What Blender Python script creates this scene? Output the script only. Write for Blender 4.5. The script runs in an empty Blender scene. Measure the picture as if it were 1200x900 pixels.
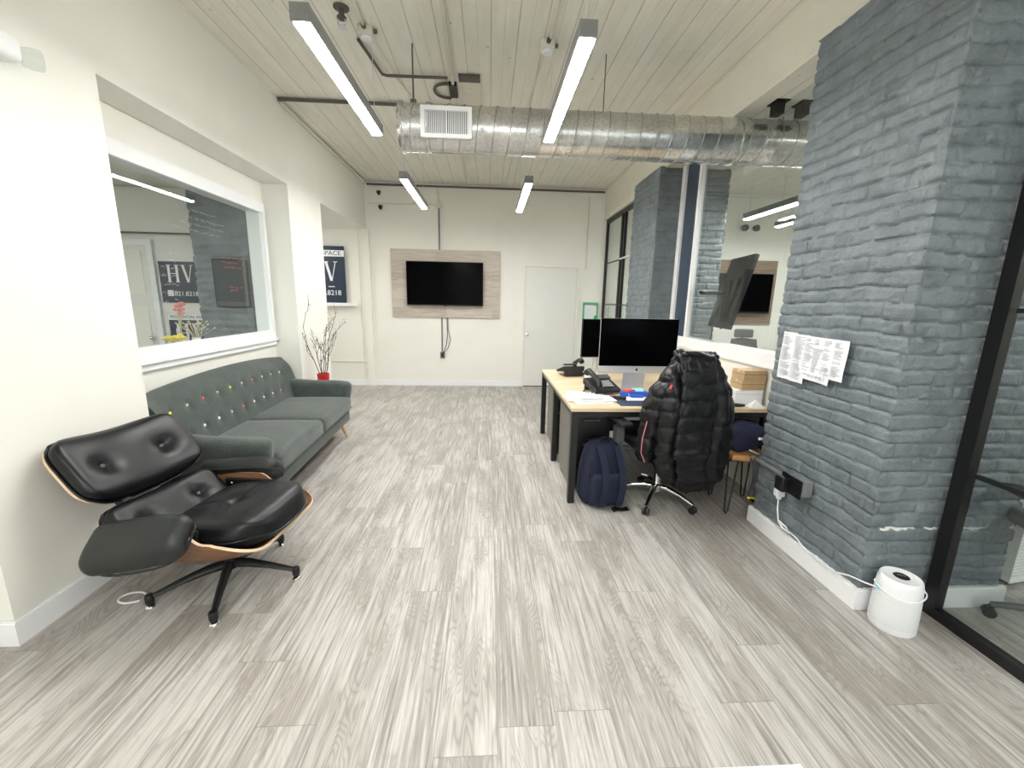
import bpy, bmesh, math, random
from mathutils import Vector, Matrix, Euler, noise
PI = math.pi
rnd = random.Random(7)
scene = bpy.context.scene
COL = scene.collection

# ------------------------------------------------------------------ camera, world, exposure
F = 487.0
Dv = Vector((-27, 98, -F)).normalized()
Uv = Vector((48, 2430, F)); Uv = (Uv - Dv * Uv.dot(Dv)).normalized()
Xv = Dv.cross(Uv)
cam_d = bpy.data.cameras.new('camera'); cam = bpy.data.objects.new('camera', cam_d); COL.objects.link(cam)
cam_d.sensor_width = 36; cam_d.sensor_fit = 'HORIZONTAL'; cam_d.lens = F / 1200 * 36; cam_d.clip_start = 0.02
cam.matrix_world = Matrix.Translation((0, 0, 1.5)) @ Matrix((Xv, Dv, Uv)).to_4x4()
scene.camera = cam
scene.view_settings.view_transform = 'Standard'; scene.view_settings.look = 'None'
scene.view_settings.gamma = 1; scene.view_settings.use_curve_mapping = False
scene.view_settings.exposure = 0.74
w = bpy.data.worlds.new('world'); scene.world = w; w.use_nodes = True
w.node_tree.nodes['Background'].inputs[0].default_value = (0.92, 0.97, 1.0, 1)
w.node_tree.nodes['Background'].inputs[1].default_value = 2.2
LAMP = 72.0          # emission of the pendant diffusers
SIDE_LAMP = 75.0

# ------------------------------------------------------------------ node helpers
def new_mat(name):
    m = bpy.data.materials.new(name); m.use_nodes = True
    nt = m.node_tree; b = nt.nodes['Principled BSDF']
    return m, nt, b
def sock(nt, s, v):
    if isinstance(v, bpy.types.NodeSocket): nt.links.new(v, s)
    else: s.default_value = v
def mth(nt, op, *a):
    n = nt.nodes.new('ShaderNodeMath'); n.operation = op
    for i, v in enumerate(a): sock(nt, n.inputs[i], v)
    return n.outputs[0]
def ramp(nt, f, stops, interp='LINEAR'):
    n = nt.nodes.new('ShaderNodeValToRGB'); n.color_ramp.interpolation = interp
    e = n.color_ramp.elements
    while len(e) < len(stops): e.new(0.5)
    for k, (p, c) in zip(e, stops): k.position = p; k.color = (c[0], c[1], c[2], 1) if hasattr(c, '__len__') else (c, c, c, 1)
    sock(nt, n.inputs[0], f); return n.outputs[0]
def mix(nt, f, a, b, mode='MIX'):
    n = nt.nodes.new('ShaderNodeMix'); n.data_type = 'RGBA'; n.blend_type = mode
    sock(nt, n.inputs['Factor'], f)
    for s, v in ((n.inputs[6], a), (n.inputs[7], b)):
        if isinstance(v, tuple): v = (v[0], v[1], v[2], 1)
        sock(nt, s, v)
    return n.outputs[2]
def coords(nt):
    n = nt.nodes.new('ShaderNodeTexCoord'); s = nt.nodes.new('ShaderNodeSeparateXYZ')
    nt.links.new(n.outputs['Object'], s.inputs[0]); return n.outputs['Object'], s.outputs[0], s.outputs[1], s.outputs[2]
def comb(nt, x, y, z):
    n = nt.nodes.new('ShaderNodeCombineXYZ')
    for i, v in enumerate((x, y, z)): sock(nt, n.inputs[i], v)
    return n.outputs[0]
def tnoise(nt, vec, scale, detail=2, rough=0.5, dist=0):
    n = nt.nodes.new('ShaderNodeTexNoise'); sock(nt, n.inputs['Vector'], vec)
    n.inputs['Scale'].default_value = scale; n.inputs['Detail'].default_value = detail
    n.inputs['Roughness'].default_value = rough; n.inputs['Distortion'].default_value = dist
    return n.outputs[0]
def bump(nt, b, h, strength=0.3, dist=0.01):
    n = nt.nodes.new('ShaderNodeBump'); sock(nt, n.inputs['Height'], h)
    n.inputs['Strength'].default_value = strength; n.inputs['Distance'].default_value = dist
    nt.links.new(n.outputs[0], b.inputs['Normal'])
def plain(name, col, rough=0.5, metal=0.0, var=0.06, nscale=8, bmp=0.0, bscale=60, spec=0.5, coat=0.0):
    m, nt, b = new_mat(name)
    v, x, y, z = coords(nt)
    n = tnoise(nt, v, nscale, 3)
    lo = tuple(c * (1 - var) for c in col); hi = tuple(min(1, c * (1 + var)) for c in col)
    nt.links.new(ramp(nt, n, [(0.3, lo), (0.7, hi)]), b.inputs['Base Color'])
    b.inputs['Roughness'].default_value = rough; b.inputs['Metallic'].default_value = metal
    b.inputs['Specular IOR Level'].default_value = spec; b.inputs['Coat Weight'].default_value = coat
    if bmp: bump(nt, b, tnoise(nt, v, bscale, 3), bmp, 0.004)
    return m
def emis(name, col, st):
    m, nt, b = new_mat(name)
    b.inputs['Base Color'].default_value = (*col, 1); b.inputs['Emission Color'].default_value = (*col, 1)
    b.inputs['Emission Strength'].default_value = st; return m

M = {}
M['wall'] = plain('wall_paint', (0.82, 0.81, 0.745), 0.55, var=0.015, nscale=3, bmp=0.06, bscale=90)
M['trim'] = plain('trim_paint', (0.84, 0.85, 0.86), 0.35, var=0.01)
M['door'] = plain('door_paint', (0.76, 0.75, 0.71), 0.4, var=0.01)
M['black'] = plain('black_metal', (0.005, 0.005, 0.006), 0.4, var=0.1)
M['blackmatte'] = plain('black_plastic', (0.011, 0.011, 0.013), 0.55, var=0.1)
M['greyplastic'] = plain('grey_plastic', (0.09, 0.095, 0.10), 0.5)
M['white'] = plain('white_plastic', (0.82, 0.83, 0.84), 0.4, var=0.01)
M['chrome'] = plain('chrome', (0.82, 0.82, 0.83), 0.12, 1.0, 0.02)
M['alu'] = plain('aluminium', (0.66, 0.67, 0.69), 0.38, 0.55, 0.02)
M['steelgrey'] = plain('grey_painted_steel', (0.20, 0.215, 0.225), 0.45)
M['darkpipe'] = plain('dark_iron_pipe', (0.10, 0.09, 0.075), 0.55)
M['cream'] = plain('cream_paint', (0.70, 0.68, 0.58), 0.5, var=0.03)
M['leather'] = plain('black_leather', (0.005, 0.0055, 0.007), 0.34, var=0.12, nscale=14, bmp=0.10, bscale=240, spec=0.34)
M['leather2'] = plain('black_grained_leather', (0.013, 0.016, 0.015), 0.42, var=0.12, nscale=14, bmp=0.2, bscale=300, spec=0.45)
M['navy'] = plain('navy_fabric', (0.004, 0.008, 0.030), 0.8, var=0.25, nscale=30, bmp=0.3, bscale=400)
M['navypanel'] = plain('navy_board', (0.035, 0.055, 0.085), 0.5)
M['sign'] = plain('sign_navy', (0.012, 0.028, 0.06), 0.35)
M['signwhite'] = plain('sign_white', (0.85, 0.86, 0.88), 0.4, var=0.01)
M['red'] = plain('red_glaze', (0.52, 0.02, 0.02), 0.3)
M['twig'] = plain('twig_bark', (0.10, 0.075, 0.06), 0.8)
M['paper'] = plain('paper', (0.84, 0.85, 0.87), 0.7, var=0.01)
M['ink'] = plain('ink_grey', (0.50, 0.51, 0.54), 0.8)
M['card'] = plain('cardboard', (0.52, 0.36, 0.20), 0.75, var=0.05)
M['yellow'] = plain('yellow_paint', (0.75, 0.70, 0.32), 0.5)
M['green'] = plain('green_plastic', (0.10, 0.42, 0.22), 0.5)
M['greengadget'] = plain('bright_green', (0.03, 0.35, 0.08), 0.5)
M['yellow2'] = plain('bright_yellow', (0.85, 0.75, 0.05), 0.5)
M['cyan'] = plain('cyan_paper', (0.30, 0.72, 0.85), 0.6)
M['bluebox'] = plain('blue_card', (0.03, 0.10, 0.50), 0.5)
M['coral'] = plain('coral_plastic', (0.75, 0.12, 0.10), 0.5)
M['deskpad'] = plain('navy_felt', (0.03, 0.045, 0.085), 0.85)
M['greycloth'] = plain('grey_cloth', (0.09, 0.095, 0.10), 0.9, var=0.2, nscale=30)
M['pedestal'] = plain('grey_laminate', (0.20, 0.19, 0.17), 0.5)
M['greymesh'] = plain('grey_mesh', (0.10, 0.10, 0.10), 0.7)
M['redink'] = plain('red_ink', (0.65, 0.10, 0.12), 0.7)
M['darkink'] = plain('dark_ink', (0.10, 0.10, 0.13), 0.7)
M['straw'] = plain('dried_grass', (0.62, 0.55, 0.40), 0.9)
M['pink'] = plain('pink_petal', (0.75, 0.25, 0.25), 0.8)
M['petal'] = plain('yellow_petal', (0.80, 0.62, 0.12), 0.8)
M['lamp'] = emis('lamp_diffuser', (1.0, 0.985, 0.96), LAMP)
M['lamp2'] = emis('lamp_diffuser_side', (1.0, 0.985, 0.96), SIDE_LAMP)
M['lamphouse'] = plain('lamp_housing', (0.24, 0.245, 0.24), 0.4, 0.3)
M['jacket'] = plain('black_nylon', (0.0035, 0.0035, 0.005), 0.36, var=0.2, nscale=20, bmp=0.6, bscale=34, spec=0.38)

def mk_screen():
    m, nt, b = new_mat('black_screen')
    b.inputs['Base Color'].default_value = (0.001, 0.001, 0.0015, 1); b.inputs['Roughness'].default_value = 0.15
    b.inputs['Specular IOR Level'].default_value = 0.03
    return m
M['screen'] = mk_screen()
def mk_glass(name, tint, refl=1.0):
    m, nt, b = new_mat(name); nt.nodes.remove(b); out = nt.nodes['Material Output']
    t = nt.nodes.new('ShaderNodeBsdfTransparent'); t.inputs[0].default_value = (*tint, 1)
    g = nt.nodes.new('ShaderNodeBsdfGlossy'); g.inputs['Roughness'].default_value = 0.0
    fr = nt.nodes.new('ShaderNodeLayerWeight'); fr.inputs[0].default_value = 0.5
    mx = nt.nodes.new('ShaderNodeMixShader'); nt.links.new(mth(nt, 'MULTIPLY', mth(nt, 'ADD', 0.035, mth(nt, 'MULTIPLY', mth(nt, 'POWER', fr.outputs['Facing'], 5.0), 0.9)), refl), mx.inputs[0])
    nt.links.new(t.outputs[0], mx.inputs[1]); nt.links.new(g.outputs[0], mx.inputs[2]); nt.links.new(mx.outputs[0], out.inputs[0])
    return m
M['glass'] = mk_glass('window_glass', (0.90, 0.93, 0.92))

def mk_wood(name, c1, c2, scale=1.0, rough=0.45, axis='X'):
    m, nt, b = new_mat(name); v, x, y, z = coords(nt)
    if axis == 'X': vec = comb(nt, mth(nt, 'MULTIPLY', x, 1.2), mth(nt, 'MULTIPLY', y, 14), mth(nt, 'MULTIPLY', z, 14))
    else: vec = comb(nt, mth(nt, 'MULTIPLY', x, 14), mth(nt, 'MULTIPLY', y, 1.2), mth(nt, 'MULTIPLY', z, 14))
    n = tnoise(nt, vec, 2 * scale, 5, 0.6, 0.4); f = tnoise(nt, vec, 16 * scale, 2)
    s = mth(nt, 'ADD', mth(nt, 'MULTIPLY', n, 0.75), mth(nt, 'MULTIPLY', f, 0.25))
    nt.links.new(ramp(nt, s, [(0.35, c1), (0.65, c2)]), b.inputs['Base Color']); b.inputs['Roughness'].default_value = rough
    return m
M['desk'] = mk_wood('desk_oak', (0.58, 0.45, 0.29), (0.72, 0.59, 0.41), 1, 0.4)
M['walnut'] = mk_wood('walnut_veneer', (0.11, 0.050, 0.022), (0.26, 0.125, 0.058), 1.2, 0.35)
M['ply'] = mk_wood('ply_edge', (0.58, 0.42, 0.27), (0.74, 0.56, 0.38), 3, 0.4)
M['leg'] = mk_wood('beech_leg', (0.55, 0.38, 0.22), (0.70, 0.52, 0.33), 1, 0.4)
M['liveedge'] = mk_wood('live_edge_wood', (0.30, 0.13, 0.04), (0.55, 0.30, 0.12), 2, 0.4)

def mk_board(name, ca, cb, cc):
    # panel of wide horizontal boards with weathered grain
    m, nt, b = new_mat(name); v, x, y, z = coords(nt)
    row = mth(nt, 'FLOOR', mth(nt, 'DIVIDE', z, 0.155))
    vec = comb(nt, mth(nt, 'MULTIPLY', x, 1.4), row, mth(nt, 'MULTIPLY', z, 16))
    n = tnoise(nt, vec, 2.2, 6, 0.62, 0.6)
    wn = nt.nodes.new('ShaderNodeTexWhiteNoise'); wn.noise_dimensions = '1D'
    seg = mth(nt, 'FLOOR', mth(nt, 'ADD', mth(nt, 'MULTIPLY', x, 1.3), mth(nt, 'MULTIPLY', row, 0.37)))
    nt.links.new(mth(nt, 'ADD', mth(nt, 'MULTIPLY', row, 7.3), seg), wn.inputs['W'])
    s = mth(nt, 'ADD', mth(nt, 'MULTIPLY', n, 0.8), mth(nt, 'MULTIPLY', wn.outputs[0], 0.2))
    c = ramp(nt, s, [(0.3, ca), (0.5, cb), (0.72, cc)])
    nt.links.new(c, b.inputs['Base Color']); b.inputs['Roughness'].default_value = 0.55
    bump(nt, b, n, 0.15, 0.003); return m
M['tvboard'] = mk_board('weathered_board', (0.36, 0.31, 0.26), (0.52, 0.46, 0.39), (0.62, 0.57, 0.50))
M['tvboard2'] = mk_board('brown_board', (0.16, 0.11, 0.08), (0.24, 0.17, 0.12), (0.32, 0.24, 0.18))

def mk_floor():
    m, nt, b = new_mat('grey_oak_planks'); v, x, y, z = coords(nt)
    W, L = 0.2145, 1.32
    u = mth(nt, 'DIVIDE', mth(nt, 'SUBTRACT', x, 0.042), W); i = mth(nt, 'FLOOR', u); fu = mth(nt, 'SUBTRACT', u, i)
    wn = nt.nodes.new('ShaderNodeTexWhiteNoise'); wn.noise_dimensions = '1D'; nt.links.new(i, wn.inputs['W'])
    q = mth(nt, 'ADD', mth(nt, 'DIVIDE', y, L), mth(nt, 'MULTIPLY', wn.outputs[0], 7.0)); j = mth(nt, 'FLOOR', q); fq = mth(nt, 'SUBTRACT', q, j)
    w2 = nt.nodes.new('ShaderNodeTexWhiteNoise'); w2.noise_dimensions = '2D'; nt.links.new(comb(nt, i, j, 0), w2.inputs['Vector'])
    pid = w2.outputs[0]
    off = mth(nt, 'MULTIPLY', pid, 37.0)
    # smooth field stretched along the plank; its contour lines are the cathedral grain
    vec = comb(nt, mth(nt, 'ADD', mth(nt, 'MULTIPLY', x, 8.5), off), mth(nt, 'MULTIPLY', y, 1.7), off)
    n = tnoise(nt, vec, 1.0, 2.0, 0.45, 0.5)
    rings = mth(nt, 'FRACT', mth(nt, 'MULTIPLY', n, 24.0))
    line = mth(nt, 'POWER', mth(nt, 'ABSOLUTE', mth(nt, 'SUBTRACT', mth(nt, 'MULTIPLY', rings, 2.0), 1.0)), 2.2)
    mask = ramp(nt, tnoise(nt, comb(nt, mth(nt, 'ADD', mth(nt, 'MULTIPLY', x, 4.5), off), mth(nt, 'MULTIPLY', y, 1.3), off), 1.5, 3, 0.55), [(0.47, 0.0), (0.64, 1.0)])
    fine = tnoise(nt, comb(nt, mth(nt, 'MULTIPLY', x, 95), mth(nt, 'MULTIPLY', y, 3.0), off), 1.0, 3, 0.6)
    strk = tnoise(nt, comb(nt, mth(nt, 'ADD', mth(nt, 'MULTIPLY', x, 26), off), mth(nt, 'MULTIPLY', y, 1.3), off), 1.0, 4, 0.65, 0.8)
    s = mth(nt, 'ADD', mth(nt, 'ADD', mth(nt, 'MULTIPLY', strk, 0.27), mth(nt, 'MULTIPLY', fine, 0.45)), 0.095)
    s = mth(nt, 'ADD', s, mth(nt, 'MULTIPLY', mth(nt, 'SUBTRACT', pid, 0.5), 0.07))
    c = ramp(nt, s, [(0.31, (0.16, 0.145, 0.13)), (0.41, (0.32, 0.30, 0.275)), (0.48, (0.455, 0.435, 0.405)), (0.60, (0.565, 0.55, 0.52))])
    g = mth(nt, 'MULTIPLY', mth(nt, 'MULTIPLY', line, mth(nt, 'ADD', 0.16, mask)), 0.85)
    c = mix(nt, g, c, (0.19, 0.165, 0.145))
    c = mix(nt, mth(nt, 'MULTIPLY', mask, 0.62), c, (0.29, 0.265, 0.235))
    e1 = mth(nt, 'MINIMUM', fu, mth(nt, 'SUBTRACT', 1.0, fu)); e2 = mth(nt, 'MULTIPLY', mth(nt, 'MINIMUM', fq, mth(nt, 'SUBTRACT', 1.0, fq)), L / W)
    e = mth(nt, 'MINIMUM', e1, e2)
    seam = ramp(nt, e, [(0.0, 1.0), (0.011, 0.0)])
    c = mix(nt, mth(nt, 'MULTIPLY', seam, 0.6), c, (0.13, 0.11, 0.095))
    nt.links.new(c, b.inputs['Base Color'])
    nt.links.new(ramp(nt, s, [(0.3, 0.44), (0.7, 0.34)]), b.inputs['Roughness'])
    bump(nt, b, mth(nt, 'SUBTRACT', mth(nt, 'MULTIPLY', s, 0.25), seam), 0.25, 0.002)
    return m
M['floor'] = mk_floor()

def mk_ceil():
    m, nt, b = new_mat('painted_boards'); v, x, y, z = coords(nt)
    u = mth(nt, 'DIVIDE', x, 0.19); fu = mth(nt, 'FRACT', u); i = mth(nt, 'FLOOR', u)
    d1 = mth(nt, 'MINIMUM', fu, mth(nt, 'SUBTRACT', 1.0, fu)); d2 = mth(nt, 'ABSOLUTE', mth(nt, 'SUBTRACT', fu, 0.5))
    wob = tnoise(nt, comb(nt, mth(nt, 'MULTIPLY', i, 3.1), mth(nt, 'MULTIPLY', y, 1.3), 0), 1.5, 3)
    g1 = mth(nt, 'MULTIPLY', ramp(nt, d1, [(0.0, 1.0), (0.03, 0.0)]), ramp(nt, wob, [(0.25, 0.5), (0.65, 1.0)]))
    g2 = mth(nt, 'MULTIPLY', ramp(nt, d2, [(0.0, 1.0), (0.02, 0.0)]), ramp(nt, wob, [(0.35, 0.12), (0.7, 0.6)]))
    g = mth(nt, 'MAXIMUM', g1, g2)
    dirt = tnoise(nt, comb(nt, mth(nt, 'MULTIPLY', x, 5), mth(nt, 'MULTIPLY', y, 0.9), 0), 2.0, 5, 0.65)
    c = ramp(nt, dirt, [(0.3, (0.74, 0.72, 0.63)), (0.7, (0.84, 0.82, 0.74))])
    sp = ramp(nt, tnoise(nt, v, 24, 1), [(0.76, 0.0), (0.79, 1.0)])
    c = mix(nt, mth(nt, 'MULTIPLY', sp, 0.5), c, (0.2, 0.16, 0.1))
    c = mix(nt, mth(nt, 'MULTIPLY', g, 0.75), c, (0.20, 0.18, 0.13))
    nt.links.new(c, b.inputs['Base Color']); b.inputs['Roughness'].default_value = 0.45
    bump(nt, b, mth(nt, 'SUBTRACT', 1.0, g), 0.5, 0.004)
    return m
M['ceil'] = mk_ceil()

def mk_brick():
    m, nt, b = new_mat('grey_painted_brick'); v, x, y, z = coords(nt)
    n = tnoise(nt, v, 7, 5, 0.6); f = tnoise(nt, v, 90, 3, 0.6)
    c = ramp(nt, mth(nt, 'ADD', mth(nt, 'MULTIPLY', n, 0.7), mth(nt, 'MULTIPLY', f, 0.3)), [(0.32, (0.112, 0.134, 0.148)), (0.68, (0.195, 0.226, 0.246))])
    # chipped white paint along one mortar joint
    band = ramp(nt, mth(nt, 'ABSOLUTE', mth(nt, 'SUBTRACT', z, mth(nt, 'ADD', 0.415, mth(nt, 'MULTIPLY', tnoise(nt, v, 16, 3), 0.045)))), [(0.005, 1.0), (0.007, 0.0)])
    pt = ramp(nt, tnoise(nt, v, 11, 2), [(0.53, 0.0), (0.55, 1.0)])
    nearc = mth(nt, 'LESS_THAN', y, 1.90)
    c = mix(nt, mth(nt, 'MULTIPLY', mth(nt, 'MULTIPLY', band, pt), nearc), c, (0.75, 0.75, 0.72))
    pit = ramp(nt, tnoise(nt, v, 30, 1), [(0.73, 0.0), (0.77, 1.0)])
    c = mix(nt, mth(nt, 'MULTIPLY', pit, 0.55), c, (0.05, 0.055, 0.06))
    nt.links.new(c, b.inputs['Base Color']); b.inputs['Roughness'].default_value = 0.42
    bump(nt, b, mth(nt, 'ADD', f, mth(nt, 'MULTIPLY', tnoise(nt, v, 28, 3), 1.5)), 0.45, 0.006)
    return m
M['brick'] = mk_brick()

def mk_fabric(name, c1, c2):
    m, nt, b = new_mat(name); v, x, y, z = coords(nt)
    n = tnoise(nt, v, 190, 3, 0.75); l = tnoise(nt, v, 9, 2)
    s = mth(nt, 'ADD', mth(nt, 'MULTIPLY', n, 0.8), mth(nt, 'MULTIPLY', l, 0.2))
    nt.links.new(ramp(nt, s, [(0.36, c1), (0.64, c2)]), b.inputs['Base Color'])
    b.inputs['Roughness'].default_value = 0.9; b.inputs['Sheen Weight'].default_value = 0.25
    bump(nt, b, n, 0.3, 0.002); return m
M['sofa'] = mk_fabric('grey_green_tweed', (0.022, 0.031, 0.028), (0.095, 0.115, 0.105))
def mk_galv():
    m, nt, b = new_mat('galvanised_steel'); v, x, y, z = coords(nt)
    vo = nt.nodes.new('ShaderNodeTexVoronoi'); nt.links.new(v, vo.inputs['Vector']); vo.inputs['Scale'].default_value = 45
    n = tnoise(nt, v, 4, 4)
    s = mth(nt, 'ADD', mth(nt, 'MULTIPLY', vo.outputs['Distance'], 0.3), mth(nt, 'MULTIPLY', n, 0.7))
    nt.links.new(ramp(nt, s, [(0.3, (0.46, 0.46, 0.45)), (0.7, (0.74, 0.74, 0.72))]), b.inputs['Base Color'])
    b.inputs['Metallic'].default_value = 0.92
    nt.links.new(ramp(nt, n, [(0.3, 0.17), (0.7, 0.30)]), b.inputs['Roughness'])
    bump(nt, b, tnoise(nt, comb(nt, mth(nt, 'MULTIPLY', x, 1.5), y, z), 3.0, 2), 0.15, 0.03); return m
M['galv'] = mk_galv()
M['seam'] = plain('seam_steel', (0.42, 0.41, 0.38), 0.45, 0.8)
def mk_perf(name, base, hole, pitch):
    m, nt, b = new_mat(name); v, x, y, z = coords(nt)
    a = mth(nt, 'ARCTAN2', y, x)
    return m, nt, b, v, x, y, z, a
def mk_purifier():
    m, nt, b, v, x, y, z, a = mk_perf('perforated_white_plastic', None, None, 0)
    fu = mth(nt, 'SUBTRACT', mth(nt, 'FRACT', mth(nt, 'MULTIPLY', a, 14.0)), 0.5)
    fz = mth(nt, 'SUBTRACT', mth(nt, 'FRACT', mth(nt, 'MULTIPLY', z, 95.0)), 0.5)
    r = mth(nt, 'SQRT', mth(nt, 'ADD', mth(nt, 'MULTIPLY', fu, fu), mth(nt, 'MULTIPLY', fz, fz)))
    h = ramp(nt, r, [(0.26, 1.0), (0.34, 0.0)])
    h = mth(nt, 'MULTIPLY', h, mth(nt, 'MULTIPLY', mth(nt, 'LESS_THAN', z, 0.175), mth(nt, 'GREATER_THAN', z, 0.035)))
    nt.links.new(mix(nt, mth(nt, 'MULTIPLY', h, 0.5), (0.80, 0.82, 0.83), (0.35, 0.37, 0.40)), b.inputs['Base Color'])
    b.inputs['Roughness'].default_value = 0.35; return m
M['purifier'] = mk_purifier()
def mk_perfpanel():
    m, nt, b = new_mat('white_perforated_metal'); v, x, y, z = coords(nt)
    fu = mth(nt, 'SUBTRACT', mth(nt, 'FRACT', mth(nt, 'MULTIPLY', x, 50.0)), 0.5)
    fz = mth(nt, 'SUBTRACT', mth(nt, 'FRACT', mth(nt, 'MULTIPLY', z, 50.0)), 0.5)
    r = mth(nt, 'SQRT', mth(nt, 'ADD', mth(nt, 'MULTIPLY', fu, fu), mth(nt, 'MULTIPLY', fz, fz)))
    h = ramp(nt, r, [(0.22, 1.0), (0.3, 0.0)])
    nt.links.new(mix(nt, mth(nt, 'MULTIPLY', h, 0.6), (0.80, 0.81, 0.80), (0.3, 0.3, 0.3)), b.inputs['Base Color']); return m
M['perf'] = mk_perfpanel()

# ------------------------------------------------------------------ mesh helpers
class MB:
    def __init__(s): s.v = []; s.f = []; s.mi = []; s.cur = 0
    def add(s, vs, fs, mi=None):
        o = len(s.v); s.v += [tuple(p) for p in vs]; s.f += [tuple(i + o for i in f) for f in fs]
        s.mi += [s.cur if mi is None else mi] * len(fs); return s
    def box(s, x0, x1, y0, y1, z0, z1, mt=None):
        vs = [Vector((x, y, z)) for x in (x0, x1) for y in (y0, y1) for z in (z0, z1)]
        if mt is not None: vs = [mt @ p for p in vs]
        return s.add(vs, [(0, 1, 3, 2), (4, 6, 7, 5), (0, 4, 5, 1), (2, 3, 7, 6), (0, 2, 6, 4), (1, 5, 7, 3)])
    def tube(s, pts, r, n=8, closed=False, caps=True):
        pts = [Vector(p) for p in pts]; rs = r if hasattr(r, '__len__') else [r] * len(pts)
        up = None; vs = []; N = len(pts)
        for k, p in enumerate(pts):
            if closed: t = pts[(k + 1) % N] - pts[k - 1]
            else: t = pts[min(k + 1, N - 1)] - pts[max(k - 1, 0)]
            t = t.normalized() if t.length > 1e-9 else Vector((0, 0, 1))
            if up is None: up = Vector((0, 0, 1)) if abs(t.z) < 0.9 else Vector((1, 0, 0))
            a = t.cross(up)
            if a.length < 1e-6: a = t.orthogonal()
            a.normalize(); bb = a.cross(t).normalized(); up = bb
            for j in range(n):
                an = 2 * PI * j / n; vs.append(p + (a * math.cos(an) + bb * math.sin(an)) * rs[k])
        fs = []
        for k in range(N if closed else N - 1):
            for j in range(n):
                a0 = k * n + j; a1 = k * n + (j + 1) % n; b0 = ((k + 1) % N) * n + j; b1 = ((k + 1) % N) * n + (j + 1) % n
                fs.append((a0, b0, b1, a1))
        if caps and not closed: fs.append(tuple(range(n))); fs.append(tuple(range((N - 1) * n, N * n))[::-1])
        return s.add(vs, fs)
    def lathe(s, prof, n=32, c=(0, 0, 0), axis='Z'):
        vs = []
        for r, h in prof:
            for j in range(n):
                a = 2 * PI * j / n; p = (r * math.cos(a), r * math.sin(a), h)
                if axis == 'X': p = (p[2], p[0], p[1])
                if axis == 'Y': p = (p[0], p[2], p[1])
                vs.append((p[0] + c[0], p[1] + c[1], p[2] + c[2]))
        fs = [(k * n + j, k * n + (j + 1) % n, (k + 1) * n + (j + 1) % n, (k + 1) * n + j) for k in range(len(prof) - 1) for j in range(n)]
        if prof[0][0] > 1e-5: fs.append(tuple(range(n))[::-1])
        if prof[-1][0] > 1e-5: fs.append(tuple(range((len(prof) - 1) * n, len(prof) * n)))
        return s.add(vs, fs)
    def rbox(s, hx, hy, hz, r, n=6, k=3, fn=None, mt=None):
        def ts(h):
            r_ = min(r, h * 0.999); L = [-h + r_ * (1 - math.cos(q / k * PI / 2)) for q in range(k)]
            mid = [-(h - r_) + 2 * (h - r_) * q / n for q in range(n + 1)]
            return L + mid + [-q for q in L[::-1]]
        T = [ts(hx), ts(hy), ts(hz)]; H = (hx, hy, hz); d = {}; vs = []; fs = []
        def pt(p):
            key = (round(p[0], 6), round(p[1], 6), round(p[2], 6))
            if key in d: return d[key]
            q = Vector([max(-(H[i] - min(r, H[i])), min(H[i] - min(r, H[i]), p[i])) for i in range(3)]); dv = Vector(p) - q
            o = q + dv.normalized() * min(r, min(H)) if dv.length > 1e-9 else Vector(p)
            if r > min(H):  # thin: scale each axis
                o = q + Vector([dv.normalized()[i] * min(r, H[i]) for i in range(3)])
            if fn: o = Vector(fn(o))
            if mt is not None: o = mt @ o
            d[key] = len(vs); vs.append(o); return d[key]
        for ax in range(3):
            a, b = (ax + 1) % 3, (ax + 2) % 3
            for sg in (-1, 1):
                for i in range(len(T[a]) - 1):
                    for j in range(len(T[b]) - 1):
                        c = []
                        for (ii, jj) in ((i, j), (i + 1, j), (i + 1, j + 1), (i, j + 1)):
                            p = [0, 0, 0]; p[ax] = sg * H[ax]; p[a] = T[a][ii]; p[b] = T[b][jj]; c.append(pt(p))
                        if sg < 0: c = c[::-1]
                        if len(set(c)) >= 3: fs.append(tuple(dict.fromkeys(c)))
        return s.add(vs, fs)
    def ball(s, c, r, n=12, sc=(1, 1, 1)):
        m = max(4, n // 2); pr = [(max(r * math.sin(PI * k / m), 1e-6), -r * math.cos(PI * k / m)) for k in range(m + 1)]
        vs = []
        o = MB(); o.lathe(pr, n)
        return s.add([(c[0] + p[0] * sc[0], c[1] + p[1] * sc[1], c[2] + p[2] * sc[2]) for p in o.v], o.f)
    def sheet(s, fn, nu, nv, th):
        # closed sheet of thickness th; fn(u,v) -> Vector ; material 0 inner/top, 1 outer/bottom, 2 edge
        P = [[Vector(fn(i / nu, j / nv)) for j in range(nv + 1)] for i in range(nu + 1)]
        Nn = [[None] * (nv + 1) for _ in range(nu + 1)]
        for i in range(nu + 1):
            for j in range(nv + 1):
                du = P[min(i + 1, nu)][j] - P[max(i - 1, 0)][j]; dv = P[i][min(j + 1, nv)] - P[i][max(j - 1, 0)]
                Nn[i][j] = du.cross(dv).normalized()
        A = [P[i][j] for i in range(nu + 1) for j in range(nv + 1)]
        B = [P[i][j] - Nn[i][j] * th for i in range(nu + 1) for j in range(nv + 1)]
        o = len(A); w_ = nv + 1; top = []; bot = []; ed = []
        for i in range(nu):
            for j in range(nv):
                q = (i * w_ + j, (i + 1) * w_ + j, (i + 1) * w_ + j + 1, i * w_ + j + 1); top.append(q); bot.append(tuple(k + o for k in q[::-1]))
        for i in range(nu):
            ed.append((i * w_, i * w_ + o, (i + 1) * w_ + o, (i + 1) * w_)); e = nv
            ed.append((i * w_ + e, (i + 1) * w_ + e, (i + 1) * w_ + e + o, i * w_ + e + o))
        for j in range(nv):
            ed.append((j, j + 1, j + 1 + o, j + o)); e = nu * w_
            ed.append((e + j, e + j + o, e + j + 1 + o, e + j + 1))
        off = len(s.v); s.v += [tuple(p) for p in A + B]
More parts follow.
